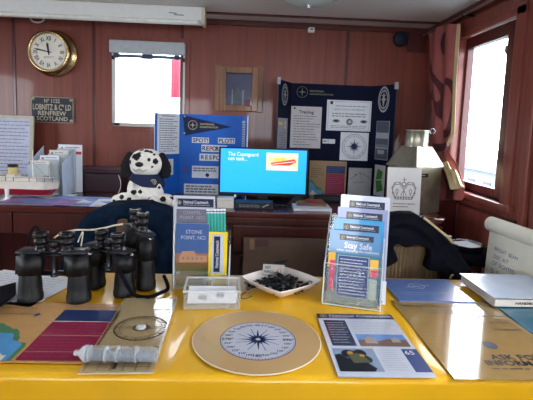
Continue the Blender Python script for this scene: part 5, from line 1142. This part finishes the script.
# right tiered holder
b0, b1 = onZ(322, 303, S0), onZ(380, 311, S0); yaw = math.atan2(b1[1] - b0[1], b1[0] - b0[0]); wd = np.linalg.norm(b1 - b0); cen = (b0 + b1) / 2
U_ = V((math.cos(yaw), math.sin(yaw), 0)); Bk = V((-math.sin(yaw), math.cos(yaw), 0))
rt = root('tiered_brochure_holder', cen + Bk * .07, 'clear four tier holder of blue safety brochures in front of the slatted chair', 'brochure holder')
tiers = [(.012, .0, .120), (.034, .030, .158), (.056, .060, .190), (.078, .090, .222)]   # back offset, lift, pocket-top height
for k, (bk, lf, ht) in enumerate(tiers):
    f = frA(cen + Bk * (bk - .012), wd, ht, yaw, .16); mb = MB(); mb.slab(f, ACR, .0025); mb.build('pocket_front', rt)
f = frA(cen + Bk * .095, wd, .25, yaw, .16); mb = MB(); mb.slab(f, ACR, .0025); mb.build('back_plate', rt)
for s_ in (-1, 1):
    mb = MB(); pts = []
    P0 = cen + U_ * s_ * wd / 2
    prof = [(0, 0), (.019, .12), (.038, .125), (.046, .158), (.064, .162), (.070, .190), (.086, .195), (.092, .222), (.112, .228), (.136, .25), (.11, 0)]
    mb.prism([P0 + Bk * a + V((0, 0, b)) for a, b in prof], U_ * -.003 * s_, ACR); 
    mb.tube([P0 + Bk * a + V((0, 0, b)) for a, b in prof[:-1]], .0022, ACRE, n=6); mb.build('side_plate', rt)
mb = MB(); mb.tube([cen - U_ * wd / 2, cen + U_ * wd / 2], .002, ACRE, n=6); mb.build('front_edge', rt); mb = MB(); f = frA(cen, wd, .120, yaw, .16); mb.tube([f.P(0, 0), f.P(1, 0)], .0018, ACRE, n=6); mb.build('front_edge', rt)
CY = mat('bright_cyan', (30, 140, 196), .3, coat=.5); SAFE = mat('safe_blue', (72, 128, 176), .3, coat=.5); LAV = mat('lavender', (136, 144, 184), .3, coat=.5)
def safe(m, f):
    header(m, f, .2, .05, .86, .13); m.txt(f, 'Stay Safe', .57, .195, .0175, PAPG, d=.0009, sx=.92); m.txt(f, 'when enjoying the outdoors', .56, .265, .0075, PAPG, d=.0009, sx=1.0)
    m.rect(f, 0, .31, 1, 1, mat('teal_sea', (56, 112, 130), .35, coat=.4), d=.0004); PK = mat('hot_pink', (206, 60, 100), .4); OR = mat('warm_yellow', (226, 176, 60), .4)
    m.rect(f, 0, .31, .14, .52, OR, d=.0006); m.rect(f, .04, .42, .14, .82, PK, d=.0008); m.poly(f, [(0, .8), (1, .78), (1, 1), (0, 1)], mat('shingle', (112, 122, 112), .5), d=.0006)
    m.rect(f, .82, .36, .98, .56, OR, d=.0006); m.rect(f, .84, .50, .97, .6, PK, d=.0008); m.rect(f, .82, .62, .97, .9, mat('stall_grey', (160, 170, 160), .5), d=.0007)
    m.rect(f, .19, .34, .80, .90, PAPG, d=.0010); m.rect(f, .2, .345, .79, .895, mat('text_blue', (28, 62, 116), .3, coat=.5), d=.0013)
    m.lines(f, .24, .37, .76, .87, 12, PAPG, seed=51, fill=.3, d=.0016)
def blue2(m, f): header(m, f, .2, .07, .9, .17); m.txt(f, 'Chart Skills', .5, .235, .017, PAPG, d=.0009); m.rect(f, .0, .3, 1, 1, SAFE, d=.0004)
def lav(m, f): header(m, f, .18, .06, .9, .17); m.lines(f, .2, .2, .9, .24, 1, PAPG, seed=3)
def mask(m, f): header(m, f, .18, .08, .9, .19); m.disc(f, .44, .25, .010, INK, r0=.006, d=.0009); m.disc(f, .58, .25, .010, INK, r0=.006, d=.0009); m.line(f, .46, .25, .56, .25, .004, INK, d=.0009); m.disc(f, .51, .28, .005, INK, d=.0009)
specs = [((329, 226.5), (382, 237), SAFE, 'pale blue brochure reading Stay Safe in the front tier of the tiered holder', safe), ((336, 216), (385, 223), CY, 'bright blue brochure in the second tier, behind Stay Safe', blue2),
         ((344, 205), (388, 211), LAV, 'lavender blue brochure in the third tier of the tiered holder', lav), ((348, 192.5), (392, 199), PAPG, 'white brochure with small dark goggles drawing in the topmost tier', mask)]
for k, ((l, r_, mm, lab, fn), (bk, lf, ht)) in enumerate(zip(specs, tiers)):
    c0 = cen + Bk * (bk - .006); 
    # height of the brochure's top found from where its top edge is seen
    pm = ((l[0] + r_[0]) / 2, (l[1] + r_[1]) / 2); best = None
    for hh in np.arange(.12, .36, .002):
        f = frA(c0 + V((0, 0, .004 + lf * .0)), .148, hh, yaw, .16); p = f.P(.5, 0); d = p - CAMP; w_ = d.dot(_f); yy = PY - F * d.dot(UU) / w_
        if best is None or abs(yy - pm[1]) < best[0]: best = (abs(yy - pm[1]), hh, PX + F * d.dot(RR) / w_)
    hh = best[1]; f = frA(c0 + V((0, 0, .004)), .148, hh, yaw, .16)
    shift = (pm[0] - best[2]) / F * 1.35; 
    f = frA(c0 + U_ * shift * .6 + V((0, 0, .004)), .15, hh, yaw, .16)
    brochure('brochure', f, mm, lab, lambda m, q, fn=fn, hh=hh: fn(m, Fr(q.o, q.u, q.v, q.w, .21 if fn is not safe else hh)))
mb = MB(); f = frA(cen + Bk * .05 + U_ * (wd / 2 + .0), .03, .07, yaw, .1); mb.slab(f, PAPER, .001); tag(mb.build('price_ticket'), 'small white ticket at the right side of the tiered holder', 'ticket')

# plain clean-up: nothing in the file but the things of the place
for o in bpy.data.objects:
    if '_b' in o.keys(): del o['_b']
for me in bpy.data.meshes:
    if me.users == 0: bpy.data.meshes.remove(me)
